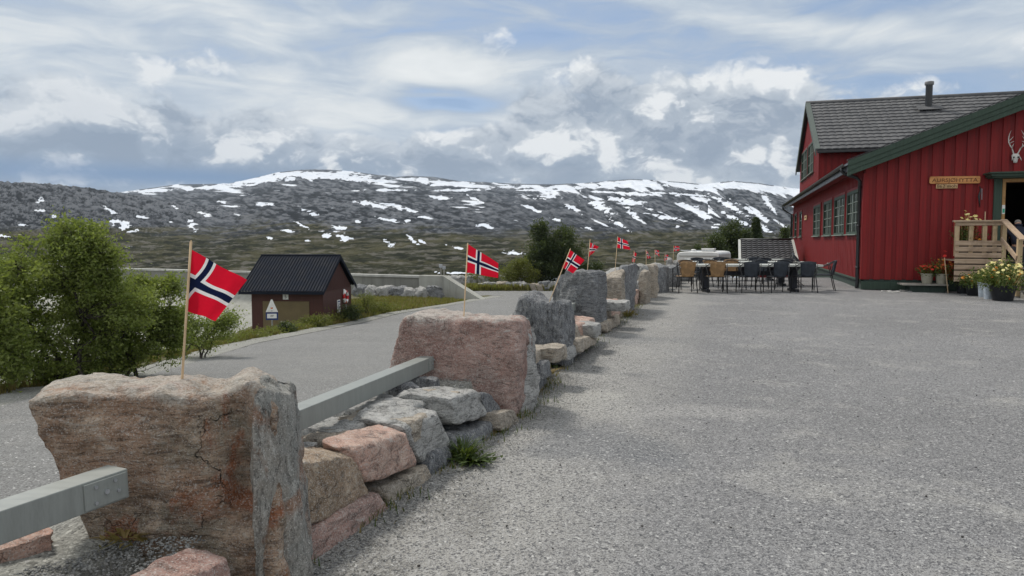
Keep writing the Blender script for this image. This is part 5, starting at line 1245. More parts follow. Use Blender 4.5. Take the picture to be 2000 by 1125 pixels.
# ---------------------------------------------------------------- caravan parked behind the wall
cv = empty('caravan', (10.05, 40.2, -1.80), R(-23), 'white touring caravan parked behind the far end of the stone wall, seen from behind', 'caravan')
def rounded_profile(): 
    return [(-1.13, .45), (-1.13, 2.30), (-1.11, 2.47), (-1.02, 2.56), (-.7, 2.60), (.7, 2.60), (1.02, 2.56), (1.11, 2.47), (1.13, 2.30), (1.13, .45)]
pr_ = rounded_profile(); mb = MB(); n_ = len(pr_); V = []
rings = [(0.0, .97, .0), (.06, .995, .0), (.3, 1., 0), (5.2, 1., 0), (5.45, .97, -.03), (5.7, .86, -.1)]
for (y, sc_, dz) in rings:
    for x, z in pr_: V.append((x*sc_, y, .45+(z-.45)*(sc_ if z > 1 else 1)+dz*(z > 1)))
Fs = [(r_*n_+j, r_*n_+(j+1) % n_, (r_+1)*n_+(j+1) % n_, (r_+1)*n_+j) for r_ in range(len(rings)-1) for j in range(n_)]+[tuple(range(n_)), tuple((len(rings)-1)*n_+j for j in range(n_))[::-1]]
bd = raw('body', V, Fs, M_PWHITE, cv, bevel=.03); smooth_by_angle(bd, 30)
MB().box(-.85, .85, -.03, -.0, 1.15, 1.75).build('rear_window', M_GLASS, cv, bevel=.03); MB().box(-.9, .9, -.05, -.004, 2.02, 2.06).build('trim_line', M_PGREY, cv)
MB().box(-1.0, 1.0, -.06, .02, 2.36, 2.40).build('roof_seam', M_PGREY, cv, bevel=.01)
MB().box(-.16, .20, -.045, -.012, 2.13, 2.19).build('brake_light', M_REDP, cv, bevel=.01)
for sx in (-1, 1): MB().box(sx*.95-.10, sx*.95+.10, -.03, .0, .62, .98).build('tail_light', M_REDP, cv, bevel=.02)
MB().box(1.13, 1.15, .8, 5.0, 1.25, 1.75).build('side_window', M_GLASS, cv, bevel=.01); MB().box(-1.15, -1.13, .8, 2.8, 1.3, 1.9).build('side_window', M_GLASS, cv, bevel=.01)
MB().box(1.131, 1.16, .15, 5.2, 2.0, 2.12).build('awning_rail', M_PGREY, cv, bevel=.01)
mb = MB(); mb.box(.05, .75, .8, 1.6, 2.72, 2.77); mb.box(.08, .72, .83, 1.57, 2.60, 2.72); mb.build('roof_hatch', M_WHT, cv, bevel=.03)
MB().lathe([(.17, 0), (.16, .07), (.10, .11), (.001, .12)], 16, (-.42, 1.2, 2.60)).build('roof_vent', M_WHT, cv, smooth=True)
MB().tube([(-.95, .2, 2.66), (.95, .2, 2.66)], .025, 8).build('roof_rail', M_STEEL, cv)
for sx in (-1, 1):
    mb = MB(); pts = [(sx*1.0, 2.8+.33*math.cos(a*math.pi/8), .33+.33*math.sin(a*math.pi/8)) for a in range(16)]; mb.prism(pts, (sx*.16, 0, 0)); wq = mb.build('wheel', M_BLACK, cv, bevel=.02)
    mb = MB(); pts = [(sx*1.162, 2.8+.19*math.cos(a*math.pi/8), .33+.19*math.sin(a*math.pi/8)) for a in range(16)]; mb.prism(pts, (sx*.01, 0, 0)); mb.build('rim', M_STEEL, wq)
MB().beam((0, 5.6, .45), (0, 7.0, .42), .12, .08).build('drawbar', M_STEEL, cv)

# ---------------------------------------------------------------- tables and chairs
def make_table(name, L=3.5, wdt=.82, label='', group='terrace tables'):
    t = empty(name, (0, 0, 0), 0, label, 'table', group)
    mb = MB(); n_ = 5
    for i in range(n_): mb.box(-L/2, L/2, -wdt/2+i*wdt/n_+.003, -wdt/2+(i+1)*wdt/n_-.003, .722, .752)
    mb.box(-L/2, L/2, -wdt/2-.012, -wdt/2+.001, .695, .749); mb.box(-L/2, L/2, wdt/2-.001, wdt/2+.012, .695, .749); mb.box(-L/2-.012, -L/2-.001, -wdt/2, wdt/2, .695, .749); mb.box(L/2+.001, L/2+.012, -wdt/2, wdt/2, .695, .749)
    mb.build('table_top', M_TTOP, t, bevel=.004)
    for x in (-L*.36, L*.32):
        mb = MB(); mb.box(x-.045, x+.045, -.32, .32, .64, .72); mb.box(x-.09, x+.09, -.07, .07, .08, .64); mb.box(x-.05, x+.05, -.33, .33, .0, .075); mb.build('leg', M_TLEG, t, bevel=.01)
    MB().box(-L*.36, L*.32, -.02, .02, .44, .56).build('stretcher', M_TLEG, t, bevel=.005)
    return t
def make_chair(seat_m, frame_m, label, group='bistro chairs around the terrace tables'):
    c = empty('bistro_chair', (0, 0, 0), 0, label, 'chair', group)
    def seatpts():
        pts = []
        for i in range(28):
            a = 2*math.pi*i/28; r_ = (abs(math.cos(a))**3.2+abs(math.sin(a))**3.2)**(-1/3.2); pts.append((.225*r_*math.cos(a), .02+.21*r_*math.sin(a)))
        return pts
    sp = seatpts(); mb = MB(); k = len(sp); mb.poly([(x, y, .455) for x, y in sp]+[(x*1.03, y, .425) for x, y in sp]+[(0, 0, .445)], [(i, (i+1) % k, 2*k) for i in range(k)]+[((i+1) % k, i, i+k, (i+1) % k+k) for i in range(k)]+[tuple(range(k, 2*k))[::-1]])
    mb.build('seat', seat_m, c)
    # curved backrest, narrower at the bottom
    nu, nv = 12, 8; V = []
    for th in (0, .018):
        for j in range(nv+1):
            f = j/nv; hw = .155+.055*f**.8; z = .44+.385*f+.0
            for i in range(nu+1):
                u = -1+2*i/nu; zz = z+(.025*(1-u*u) if j == nv else 0); V.append((hw*u, -.20-.075*f-.055*(1-u*u)-th, zz))
    m1 = (nu+1)*(nv+1); Fs = []
    for j in range(nv):
        for i in range(nu):
            a = j*(nu+1)+i; Fs += [(a, a+nu+1, a+nu+2, a+1), (m1+a, m1+a+1, m1+a+nu+2, m1+a+nu+1)]
    for i in range(nu): Fs += [(i, i+1, m1+i+1, m1+i), (nv*(nu+1)+i+1, nv*(nu+1)+i, m1+nv*(nu+1)+i, m1+nv*(nu+1)+i+1)]
    for j in range(nv): a = j*(nu+1); Fs += [(a+nu+1, a, m1+a, m1+a+nu+1), (a+nu, a+2*nu+1, m1+a+2*nu+1, m1+a+nu)]
    raw('backrest', V, Fs, seat_m, c, smooth=True)
    # hoop: arms sweep up into the back bow
    pts = []
    for i in range(25):
        a = math.pi*i/24; u = math.cos(a); w_ = math.sin(a); pts.append((.285*math.copysign(abs(u)**.75, u), .20-.50*w_**.9, .655+.185*w_**1.6))
    mb = MB(); mb.tube(pts, .0125, 7); mb.build('arm_hoop', frame_m, c, smooth=True)
    for sx in (-1, 1):
        MB().tube([(sx*.285, .20, .655), (sx*.275, .235, .60), (sx*.262, .245, .42), (sx*.268, .26, .0)], .0125, 7).build('leg', frame_m, c, smooth=True)
        MB().tube([(sx*.285, -.12, .775), (sx*.262, -.16, .62), (sx*.225, -.20, .44), (sx*.255, -.30, .0)], .0125, 7).build('leg', frame_m, c, smooth=True)
    mb = MB(); mb.tube([(sx_*.232, y_, .432) for sx_, y_ in ((-1, .23), (1, .23), (1, -.19), (-1, -.19))], .011, 6, True); mb.build('seat_ring', frame_m, c)
    return c
def gp(px, Y): return Vector(((px-1000)/FPX*Y, Y, 0))
T1 = make_table('terrace_table', 3.55, .82, 'front long grey topped table, two tan and three dark chairs pushed to it'); T1.location = gp(1469.5, 20.5)-Vector((0, 0, 0)); T1.rotation_euler.z = R(-.8)
T2 = copy_thing(T1, gp(1455, 23.3), R(-1.5), 'second long terrace table, just behind the front one'); T3 = copy_thing(T1, gp(1440, 26.2), R(-1), 'third and farthest long terrace table, in front of the tiled shed')
tan = make_chair(M_WICK, M_BLACK, 'tan wicker chair at the left end of the front table, back to the camera'); drk = make_chair(M_WICKD, M_BLACK, 'dark woven chair third from left at the front table')
tan.location = gp(1338.5, 19.95); tan.rotation_euler.z = R(4); drk.location = gp(1463, 19.98); drk.rotation_euler.z = R(-3)
CH = [(tan, 1397.5, 19.95, -2, 'tan wicker chair second from left at the front table, back to the camera'),
      (drk, 1518, 19.95, 2, 'dark woven chair fourth from left at the front table'), (drk, 1573, 20.0, -6, 'dark woven chair with ribbed back at the right of the front table'),
      (drk, 1609, 21.0, 72, 'grey black chair standing off the right end of the front table near the red wall'),
      (tan, 1344, 21.25, 183, 'tan chair on the far side of the front table, left end'), (tan, 1391, 21.3, 178, 'tan chair on the far side of the front table, second from left'),
      (tan, 1434, 21.3, 182, 'reddish tan chair on the far side of the front table, third from left'), (drk, 1490, 21.25, 176, 'dark chair on the far side of the front table'),
      (drk, 1540, 21.3, 184, 'dark chair on the far side of the front table near its right end'),
      (drk, 1372, 22.75, 3, 'dark chair pushed to the second table from this side, leftmost'), (tan, 1425, 22.8, -4, 'tan chair pushed to the second table from this side'),
      (drk, 1478, 22.75, 2, 'dark chair pushed to the middle of the second table'), (drk, 1530, 22.8, -2, 'dark chair pushed to the right part of the second table'),
      (drk, 1365, 24.2, 180, 'dark chair beyond the second table, left'), (drk, 1420, 24.2, 177, 'dark chair beyond the second table, middle'), (drk, 1500, 24.2, 183, 'dark chair beyond the second table, right'),
      (drk, 1400, 25.6, 2, 'dark chair pushed to the third table, left'), (drk, 1470, 25.6, -3, 'dark chair pushed to the third table, right')]
for src, px, Y, a, lb in CH: copy_thing(src, gp(px, Y), R(a), lb)
tl = copy_thing(drk, gp(1578, 23.0)+Vector((0, 0, .30)), R(80), 'dark chair tipped against the right end of the second table'); tl.rotation_euler = (R(-52), 0, R(80)); tl.location.z = .22

# ---------------------------------------------------------------- little hand flags
def flag(base, top, Y, quad, label, wave=.012, seed=1, fl=1., dep=(0, 0, 0, 0), dense=2, lean=0., fold=0.):
    """quad: TL, TR, BR, BL pixels (hoist on the left); dep: how far each corner lies behind the stick"""
    b = Py(*base, Y); t = Py(*top, Y+lean); o = empty('hand_flag', b, 0, label, 'flag', 'small Norwegian hand flags along the stone wall')
    MB().tube([Vector((0, 0, -.05))*(1), Vector((0, 0, 0)), t-b], [.0052*fl]*3, 8).build('stick', M_STICK, o, smooth=True)
    MB().tube([t-b, t-b+(t-b).normalized()*.008], [.0052*fl, .001], 8).build('stick_tip', M_STICK, o)
    Q = [Py(*q_, Y+d_)-b for q_, d_ in zip(quad, dep)]
    NX, NY = 22*dense, 16*dense; V = []; mi = []; Fs = []
    nv_ = (Q[1]-Q[0]).cross(Q[3]-Q[0]).normalized(); up_ = (Q[0]-Q[3]).normalized()
    rs_ = random.Random(seed); ph = rs_.uniform(0, 6)
    for j in range(NY+1):
        v = j/NY
        for i in range(NX+1):
            u0 = i/NX; kf = fold*sst(v, 0, .95); u = (u0-kf)/(1-kf) if u0 >= kf else (kf-u0)*.55; bk = 0 if u0 >= kf else .012+.03*(kf-u0)
            p = Q[0].lerp(Q[1], u).lerp(Q[3].lerp(Q[2], u), v)
            w_ = wave*math.sin(u*7.0+v*1.8+ph)*u**.6+wave*.6*math.sin(u*13+v*3.5+ph*2)*u
            p = p+nv_*w_+up_*(.22*wave*math.sin(u*6+ph)*math.sin(math.pi*u)*(1 if v < .5 else -.6))+Vector((0, bk, 0)); V.append(tuple(p))
    for j in range(NY):
        for i in range(NX):
            a = j*(NX+1)+i; Fs.append((a, a+NX+1, a+NX+2, a+1)); x = i/dense; y = j/dense
            ix, iy = int(x), int(y); blue = (7 <= ix < 9) or (7 <= iy < 9); white = (6 <= ix < 10) or (6 <= iy < 10)
            mi.append(2 if blue else (1 if white else 0))
    raw('cloth', V, Fs, [M_FR, M_FW, M_FB], o, smooth=True, mi=mi)
    return o
flag((355, 752), (373, 473), 2.98, [(372.5, 487), (482, 547), (421, 627), (361, 606)], 'largest and nearest Norwegian flag, drooping, on the brown slab', .010, 3, 1., (0, .05, .09, 0), 3, 0., .44)
flag((906, 616), (913.5, 476), 6.1, [(913.5, 476.5), (973, 514), (972.5, 543), (911, 532)], 'Norwegian flag flying straight on the pink slab', .012, 5, 1., (0, .06, .04, 0), 2)
flag((1072, 592), (1114, 486), 8.35, [(1113, 488), (1142, 508), (1119, 534), (1098, 522)], 'leaning Norwegian flag on the white flecked dark rock', .008, 8, .9, (0, .05, .03, 0), 1)
flag((1146.5, 538), (1152.5, 468), 11.2, [(1152, 473), (1169, 482), (1158, 494), (1150, 502)], 'small crumpled Norwegian flag on the banded block', .02, 11, .9, (0, .06, .0, 0), 1)
flag((1201, 532), (1206.5, 462), 14.3, [(1206.5, 463), (1226, 471), (1231, 488), (1204.5, 484)], 'Norwegian flag flying flat above the pale sloping rock', .01, 14, .9, (0, .05, .04, 0), 1)
for i, (bx, by, tx_, ty_, Y, qd, lb) in enumerate([
    (1238, 520, 1238.5, 490, 17, [(1238, 491), (1242, 495), (1239, 512), (1234.5, 511)], 'tiny folded red flag hanging straight down, right of the pale sloping rock'),
    (1262, 520, 1262, 488, 20, [(1261, 489), (1265, 493), (1270, 504), (1265, 505)], 'tiny drooping flag, left of the pair above the dark block'),
    (1279.5, 518, 1279, 488, 22, [(1279, 488), (1286, 489), (1290, 501), (1280, 496)], 'tiny flag on a visible stick above the dark block'),
    (1299, 521, 1299, 496, 25, [(1298.5, 497), (1305, 498), (1304, 506), (1297.5, 509)], 'tiny red flag just left of the caravan'),
    (1314, 520, 1316, 480, 28, [(1316.5, 480.5), (1326, 481), (1327, 489), (1317, 491)], 'tiny flag in front of the caravan roof')]):
    flag((bx, by), (tx_, ty_), Y, qd, lb, .03, 20+i, 1.05, (0, .05, .04, 0), 1)

# ---------------------------------------------------------------- plants
def frames(n, rs, tilt=1.):
    a = rs.normal(size=(n, 3)); a[:, 2] *= tilt; a /= np.linalg.norm(a, axis=1)[:, None]
    b = rs.normal(size=(n, 3)); b -= (a*b).sum(1)[:, None]*a; b /= np.linalg.norm(b, axis=1)[:, None]; return a, b
def leaf_mesh(name, P, L, Wd, mat, parent, rs, down=.0, loc=None):
    """one diamond leaf with a fold per point"""
    n_ = len(P); a, b = frames(n_, rs); a[:, 2] -= down; a /= np.linalg.norm(a, axis=1)[:, None]; b -= (a*b).sum(1)[:, None]*a; b /= np.linalg.norm(b, axis=1)[:, None]
    c = np.cross(a, b); s = rs.uniform(.65, 1.3, (n_, 1)); L = L*s; Wd = Wd*s
    V = np.stack([P, P+a*L*.45+b*Wd*.5+c*L*.06, P+a*L, P+a*L*.45-b*Wd*.5+c*L*.06], 1).reshape(-1, 3)
    F = np.arange(n_*4).reshape(n_, 4); return raw(name, V, F, mat, parent)
def branch(mb, p0, p1, r0, r1, rs, wob=.12, k=5, n=6, sag=0):
    p0, p1 = Vector(p0), Vector(p1); L = (p1-p0).length; pts = []
    for i in range(n+1):
        f = i/n; p = p0.lerp(p1, f); w_ = math.sin(math.pi*f)*wob*L; pts.append(p+Vector(tuple(rs.normal(size=3)))*w_*.45+Vector((0, 0, sag*L*math.sin(math.pi*f))))
    mb.tube(pts, [r0+(r1-r0)*i/n for i in range(n+1)], k); return pts
def tree(name, base, lobes, nclump, nleaf, L, Wd, mat, label, cat, group, seed, stems=3, r0=.05, cr=.16, spread=.12, tilt=0):
    """lobes: (dx, dy, z, rx, ry, rz, weight) relative to the base. Stems fork towards clump centres; leaves gather round the twigs."""
    rs = np.random.RandomState(seed); o = empty(name, base, 0, label, cat, group); w_ = np.array([l[6] for l in lobes], float); w_ /= w_.sum()
    mb = MB(); P = []
    st = []
    for i in range(stems):
        l = lobes[i % len(lobes)]; top = (l[0]+rs.normal()*.1, l[1]+rs.normal()*.1, l[2]+l[5]*.35); b = (rs.normal()*spread, rs.normal()*spread, -.15)
        st.append(branch(mb, b, top, r0, r0*.25, rs, .10, 7, 9))
    allp = [p for s_ in st for p in s_[2:]]
    for i in range(nclump):
        l = lobes[rs.choice(len(lobes), p=w_)]; d = rs.normal(size=3); d /= np.linalg.norm(d); rad = rs.rand()**.45*(1.3 if rs.rand() < .2 else 1)
        c = Vector((l[0]+d[0]*l[3]*rad, l[1]+d[1]*l[4]*rad, max(.12, l[2]+d[2]*l[5]*rad)))
        q_ = min(allp, key=lambda p: (p-c).length+max(0, (p.z-c.z))*1.2)
        tw = branch(mb, q_, c, r0*.20, r0*.05, rs, .12, 4, 4)
        sc_ = rs.uniform(.6, 1.3); m_ = int(nleaf*rs.uniform(.6, 1.4))
        pp = rs.normal(size=(m_, 3))*cr*sc_*np.array([1, 1, .75])+np.array(c); P.append(pp)
        t2 = np.array([tuple(x) for x in tw[2:]]); P.append(t2[rs.randint(len(t2), size=m_//4)]+rs.normal(size=(m_//4, 3))*cr*.5)
        for k in range(2):
            e = c+Vector(tuple(rs.normal(size=3)*cr*1.2)); mb.tube([c, e], [r0*.05, r0*.03], 3)
    mb.build('trunk', M_BARK, o, smooth=True)
    leaf_mesh('crown', np.concatenate(P), L, Wd, mat, o, rs)
    return o
GW = 'willow bushes beyond the road'
def gzp(px, Y): x = (px-1000)/FPX*Y; return Vector((x, Y, float(ground_z(x, Y))))
def pl(px, py, Y, base):   # crown lobe centre relative to a base
    p = Py(px, py, Y); return (p.x-base.x, p.y-base.y, p.z-base.z)
def willow(px, Y, lob, n1, n2, label, seed, stems=5, mat=None, cr=.10, L=.068, Wd=.032, r0=.045):
    b = gzp(px, Y); LL = [(*pl(lx_, ly_, Y+dy_, b), rx_/FPX*Y, rx_/FPX*Y*.8, rz2/FPX*Y, w_) for lx_, ly_, dy_, rx_, rz2, w_ in lob]
    return tree('willow_bush', b, LL, n1, n2, L, Wd, mat or M_LEAF, label, 'bush', GW, seed, stems, r0, cr, .18)
willow(110, 13.2, [(150, 490, 0, 60, 55, 2.6), (150, 455, .3, 50, 24, 1.0), (60, 545, -.3, 80, 55, 2.2), (10, 600, 0, 60, 80, 1.8), (150, 590, .2, 110, 60, 3.0), (90, 675, 0, 110, 60, 2.4), (20, 530, .4, 50, 40, .8), (200, 540, 0, 40, 60, 1.3), (250, 600, 0, 60, 50, 1.2), (110, 725, .2, 100, 26, 1.2), (70, 480, 0, 50, 20, .3), (215, 480, 0, 20, 50, .3)], 600, 62, 'tallest green willow bush at the left edge, beyond the road', 5, 7)
willow(245, 14.6, [(225, 590, 0, 72, 52, 2), (295, 572, .3, 48, 30, 1.4), (255, 650, .2, 95, 55, 2.4), (325, 630, .3, 34, 40, 1.), (180, 640, -.3, 60, 70, 1.2), (240, 700, .2, 110, 22, 1.1), (335, 560, 0, 20, 22, .3), (345, 665, .2, 30, 26, .6)], 430, 56, 'middle willow bush with spreading branches, left of the nearest flag', 6, 5)
willow(-50, 11.8, [(-60, 600, 0, 90, 90, 2), (0, 690, 0, 60, 60, 1.4), (-60, 560, 0, 60, 50, 1)], 170, 80, 'willow bush cut by the left frame edge', 7, 4)
willow(382, 20.0, [(380, 640, 0, 32, 26, 1.5), (425, 635, .2, 30, 20, 1.2), (400, 665, .2, 50, 18, 1.), (365, 600, 0, 14, 16, .3), (450, 625, .2, 14, 14, .4)], 110, 44, 'small airy willow bush behind the stick of the nearest flag', 8, 4, None, .15, .07, .034, .03)
# far trees by the junction and behind the caravan
def ftree(name, px, Y, zb_, lob, n1, n2, label, cat, seed, mat, L=.16, Wd=.10, cr=.28, r0=.09, group='dark trees beyond the road junction', stems=2):
    b = Vector(((px-1000)/FPX*Y, Y, zb_)); LL = [(*pl(lx_, ly_, Y, b), rx_/FPX*Y, rx_/FPX*Y*.9, rz2/FPX*Y, w_) for lx_, ly_, rx_, rz2, w_ in lob]
    return tree(name, b, LL, n1, n2, L, Wd, mat, label, cat, group, seed, stems, r0, cr, .15)
ftree('mountain_birch', 1056, 66, -3.2, [(1057, 458, 13, 28, 1.2), (1056, 490, 25, 30, 2), (1058, 525, 32, 28, 2), (1040, 505, 14, 26, .6), (1078, 500, 16, 36, 1)], 170, 80, 'taller dark birch with pointed top, left of the pair beyond the junction', 'tree', 41, M_LEAFD)
ftree('mountain_birch', 1098, 66, -3.2, [(1103, 462, 22, 22, 1.4), (1102, 490, 30, 28, 2), (1095, 525, 36, 28, 2), (1126, 500, 12, 24, .5)], 170, 80, 'rounder dark birch, right of the pair beyond the junction', 'tree', 42, M_LEAFD)
ftree('willow_bush', 1005, 64, -3.1, [(1015, 520, 22, 18, 1.4), (990, 535, 24, 13, 1.2), (1035, 535, 18, 16, 1)], 80, 60, 'yellow green bush left of the dark birches', 'bush', 43, M_LEAFB, .14, .08, .26, .05, 'low bushes beyond the junction', 3)
ftree('willow_bush', 935, 66, -3.1, [(925, 543, 18, 8, 1.), (955, 541, 22, 9, 1)], 45, 45, 'low green bush behind the flag of the pink slab', 'bush', 44, M_LEAFB, .14, .08, .22, .04, 'low bushes beyond the junction', 3)
ftree('willow_bush', 1150, 66, -3.1, [(1140, 530, 24, 16, 1.2), (1165, 520, 12, 14, .5)], 50, 50, 'dark low bush right of the birches behind the leaning flag', 'bush', 45, M_LEAFD, .14, .08, .24, .04, 'low bushes beyond the junction', 3)
GC = 'trees behind the caravan'
ftree('mountain_birch', 1425, 62, -3, [(1430, 452, 18, 16, 1.5), (1425, 475, 26, 18, 2), (1430, 500, 28, 18, 1.5), (1448, 470, 9, 20, .5)], 110, 75, 'round dark birch behind the caravan, left of the tiled shed', 'tree', 51, M_LEAFD, group=GC)
ftree('mountain_birch', 1398, 60, -3, [(1398, 474, 12, 12, 1), (1396, 492, 14, 16, 1.4)], 50, 60, 'smaller dark birch directly right of the caravan', 'tree', 52, M_LEAFD, group=GC)
ftree('mountain_birch', 1364, 90, -4, [(1363.5, 480, 3, 6, 1), (1363.5, 488, 4, 6, 1)], 14, 40, 'tiny lone tree above the caravan roof', 'tree', 53, M_LEAFD, group=GC, cr=.22)
ftree('mountain_birch', 1535, 64, -3, [(1535, 452, 4, 9, 1), (1534, 470, 5, 12, 1)], 26, 50, 'thin tree just left of the far corner of the lodge', 'tree', 54, M_LEAFD, group=GC, cr=.22)
ftree('mountain_birch', 1455, 61, -3, [(1456, 462, 6, 14, 1)], 22, 50, 'narrow dark birch between the round birch and the spruce', 'tree', 55, M_LEAFD, group=GC, cr=.22)
def spruce(px, Y, zb_, top_py, wpx, label, seed):
    rs = np.random.RandomState(seed); b = Vector(((px-1000)/FPX*Y, Y, zb_)); H = Py(px, top_py, Y).z-zb_; o = empty('spruce', b, 0, label, 'tree', GC)
    mb = MB(); mb.tube([(0, 0, -.2), (0, 0, H*.5), (0, 0, H)], [.12, .07, .01], 6); P = []; Rm = wpx/FPX*Y
    for i in range(230):
        f = rs.rand()**.8; z = H*(.15+.84*f); r_ = Rm*(1-f)**.85*rs.uniform(.6, 1.12)+.05; a = rs.rand()*6.283
        e = Vector((math.cos(a)*r_, math.sin(a)*r_, z-r_*.28)); mb.tube([(0, 0, z), e], [.02, .006], 3)
        tt = rs.rand(70, 1)**.6; P.append(np.array([[0, 0, z]])*(1-tt)+np.array([tuple(e)])*tt+rs.normal(size=(70, 3))*np.array([.10, .10, .06]))
    mb.build('trunk', M_BARK, o, smooth=True); leaf_mesh('crown', np.concatenate(P), .17, .06, M_NEEDLE, o, rs, .3); return o
spruce(1475, 62, -3, 425, 36, 'dark pointed spruce above the tiled shed roof', 61)
spruce(1505, 70, -3, 466, 16, 'short spruce top just showing over the tiled shed', 62)

# grass: blades as stuff
def blades(name, pts, h, mat, label, rs, wd=.006, lean=.35):
    n_ = len(pts); a = rs.rand(n_)*6.283; d = np.stack([np.cos(a), np.sin(a), np.zeros(n_)], 1); H = (h*rs.uniform(.5, 1.4, n_))[:, None]; W2_ = np.stack([-np.sin(a), np.cos(a), np.zeros(n_)], 1)*wd*(1+H/.2)
    ln = d*H*lean*rs.uniform(.2, 1.6, (n_, 1)); up = np.zeros((n_, 3)); up[:, 2] = 1
    V = np.stack([pts-W2_, pts+W2_, pts+up*H*.55+ln*.35+W2_*.6, pts+up*H*.55+ln*.35-W2_*.6, pts+up*H+ln], 1).reshape(-1, 3)
    k = np.arange(n_)[:, None]*5; F = np.concatenate([k+np.array([[0, 1, 2]]), k+np.array([[0, 2, 3]]), k+np.array([[3, 2, 4]])], 0)
    return tag(raw(name, V, F, mat), label, 'grass', kind='stuff')
rs = np.random.RandomState(12)
def scatter(n, fy, fx):
    y = fy(rs, n); x = fx(rs, y); z = ground_z(x, y); return np.stack([x, y, z], 1)
p = scatter(26000, lambda r, n: 7+r.rand(n)**.8*30, lambda r, y: xL(y)-.45-np.abs(r.normal(size=len(y)))*.9)
m_ = fbm(p[:, 0]*.8, p[:, 1]*.8, 3) > -.12; p = p[m_]
k = (rs.rand(len(p)) < .62) & (p[:, 0] < xL(p[:, 1])-.75)
blades('grass', p[k], .13, M_GRASS, 'green grass along the outer road verge below the willow bushes', rs, .006); blades('grass', p[~k], .14, M_GRASSY, 'ochre dry grass along the outer road verge', rs, .006)
p = scatter(30000, lambda r, n: r.uniform(37, 56, n), lambda r, y: xL(y)-.25-r.rand(len(y))*(9-.08*(y-37)))
p = p[(p[:, 1] < par_y(p[:, 0])-1.7)]
k = rs.rand(len(p)) < .7
blades('grass', p[k], .20, M_GRASS, 'green grass field between the road and the boulders of the dam', rs, .022); blades('grass', p[~k], .20, M_GRASSY, 'yellow grass in the field between the road and the dam', rs, .022)
p = scatter(9000, lambda r, n: r.uniform(61.5, 64.5, n), lambda r, y: r.uniform(-4, 12, len(y))); blades('grass', p, .5, M_GRASS, 'grass behind the squared boulders of the junction', rs, .03)
p = scatter(7000, lambda r, n: r.uniform(3, 14, n), lambda r, y: xw(y)-1.2-r.rand(len(y))**1.5*.9); blades('grass', p, .06, M_GRASSY, 'short dry grass on the bank between road and stone wall', rs, .003)
blades('grass', FOOT[0], .035, M_GRASSY, 'dead stalks and dry grass at the foot of the stone wall', rs, .0022, .9); blades('grass', FOOT[1], .045, M_WEED, 'tiny green weeds at the foot of the stone wall', rs, .003, .6)
# herb layer in front of the hut
P = []
for i in range(240):
    y = rs.uniform(26, 40); x = float(xL(y))-rs.uniform(.6, 3.2)*(.6 if y < 35 else 1); hgt = rs.uniform(.05, .28) if y < 36 else rs.uniform(.3, .8); P.append(rs.normal(size=(60, 3))*np.array([.22, .22, .14])*(.6+hgt)+np.array([x, y, float(ground_z(x, y))+hgt*.6]))
tag(leaf_mesh('undergrowth', np.concatenate(P), .085, .05, M_LEAFB, None, rs), 'leafy undergrowth along the road in front of and beside the brown hut', 'undergrowth', kind='stuff')
P = []
for i in range(230):
    y = rs.uniform(8, 27); x = float(xL(y))-rs.uniform(.7, 2.6); P.append(rs.normal(size=(45, 3))*np.array([.15, .15, .09])+np.array([x, y, float(ground_z(x, y))+rs.uniform(.05, .3)]))
tag(leaf_mesh('undergrowth', np.concatenate(P), .05, .028, M_LEAFB, None, rs), 'low herbs and dwarf willow under the bushes on the left road verge', 'undergrowth', kind='stuff')
sb = gzp(632, 39.5)
def shrub(px, Y, w_, h_, label, seed, mat):
    b = gzp(px, Y); return tree('dwarf_willow', b, [(0, 0, h_*.5, w_, w_*.7, h_*.5, 1)], 34, 55, .08, .045, mat, label, 'bush', 'dwarf willows by the hut', seed, 4, .02, .14, .12)
shrub(716, 41, .95, 1.35, 'leafy dwarf willow at the right corner of the hut', 81, M_LEAFB); shrub(684, 38.0, .5, .75, 'small bare looking bush below the life buoy', 82, M_LEAFD)
shrub(556, 31.0, .30, .45, 'round dark juniper below the hut door', 83, M_LEAFD); shrub(742, 42.5, .9, .8, 'low bush between the hut and the first parapet boulders', 84, M_LEAFB); shrub(612, 34.0, .7, .5, 'bright green low bush before the right part of the hut door', 85, M_LEAFB)
# weeds at the foot of the wall
def weed(px, py, h, n_, label, seed, mat=M_WEED, spread=.10, z=0.0, blade=True):
    b = Pz(px, py, z); rs_ = np.random.RandomState(seed); o = empty('weed', b, 0, label, 'weed', 'weeds at the foot of the stone wall')
    V = []; F = []
    for i in range(n_):
        a = rs_.rand()*6.283; r_ = rs_.rand()*spread*.5; p0 = np.array([math.cos(a)*r_, math.sin(a)*r_, 0]); H = h*rs_.uniform(.5, 1.1); d = np.array([math.cos(a), math.sin(a), 0]); sd_ = np.array([-d[1], d[0], 0]); out = spread*rs_.uniform(.4, 1.4); wv_ = .0045+.004*rs_.rand()
        if not blade: wv_ *= 2.6
        k = len(V)
        for f in (0, .35, .7, 1.):
            c = p0+d*out*f**1.6+np.array([0, 0, H*(f-.28*f**3)]); w2 = wv_*(1-f)**.6*(1.2 if f else .6) if f < 1 else 0.0004; V += [c-sd_*w2, c+sd_*w2]
        F += [(k, k+1, k+3, k+2), (k+2, k+3, k+5, k+4), (k+4, k+5, k+7, k+6)]
    raw('leaves', V, F, mat, o)
    q_ = rs_.normal(size=(n_, 3))*np.array([spread*.5, spread*.5, h*.12])+np.array([0, 0, h*.3]); leaf_mesh('small_leaves', q_[q_[:, 2] > 0], .035, .017, mat, o, rs_, .2)
weed(905, 896, .17, 90, 'largest grass tuft at the wall foot beside the grey striped stone', 1, M_WEED, .13, 0.01); weed(925, 902, .07, 60, 'low herb patch in front of the largest grass tuft', 2, M_WEED, .14, .01, False)
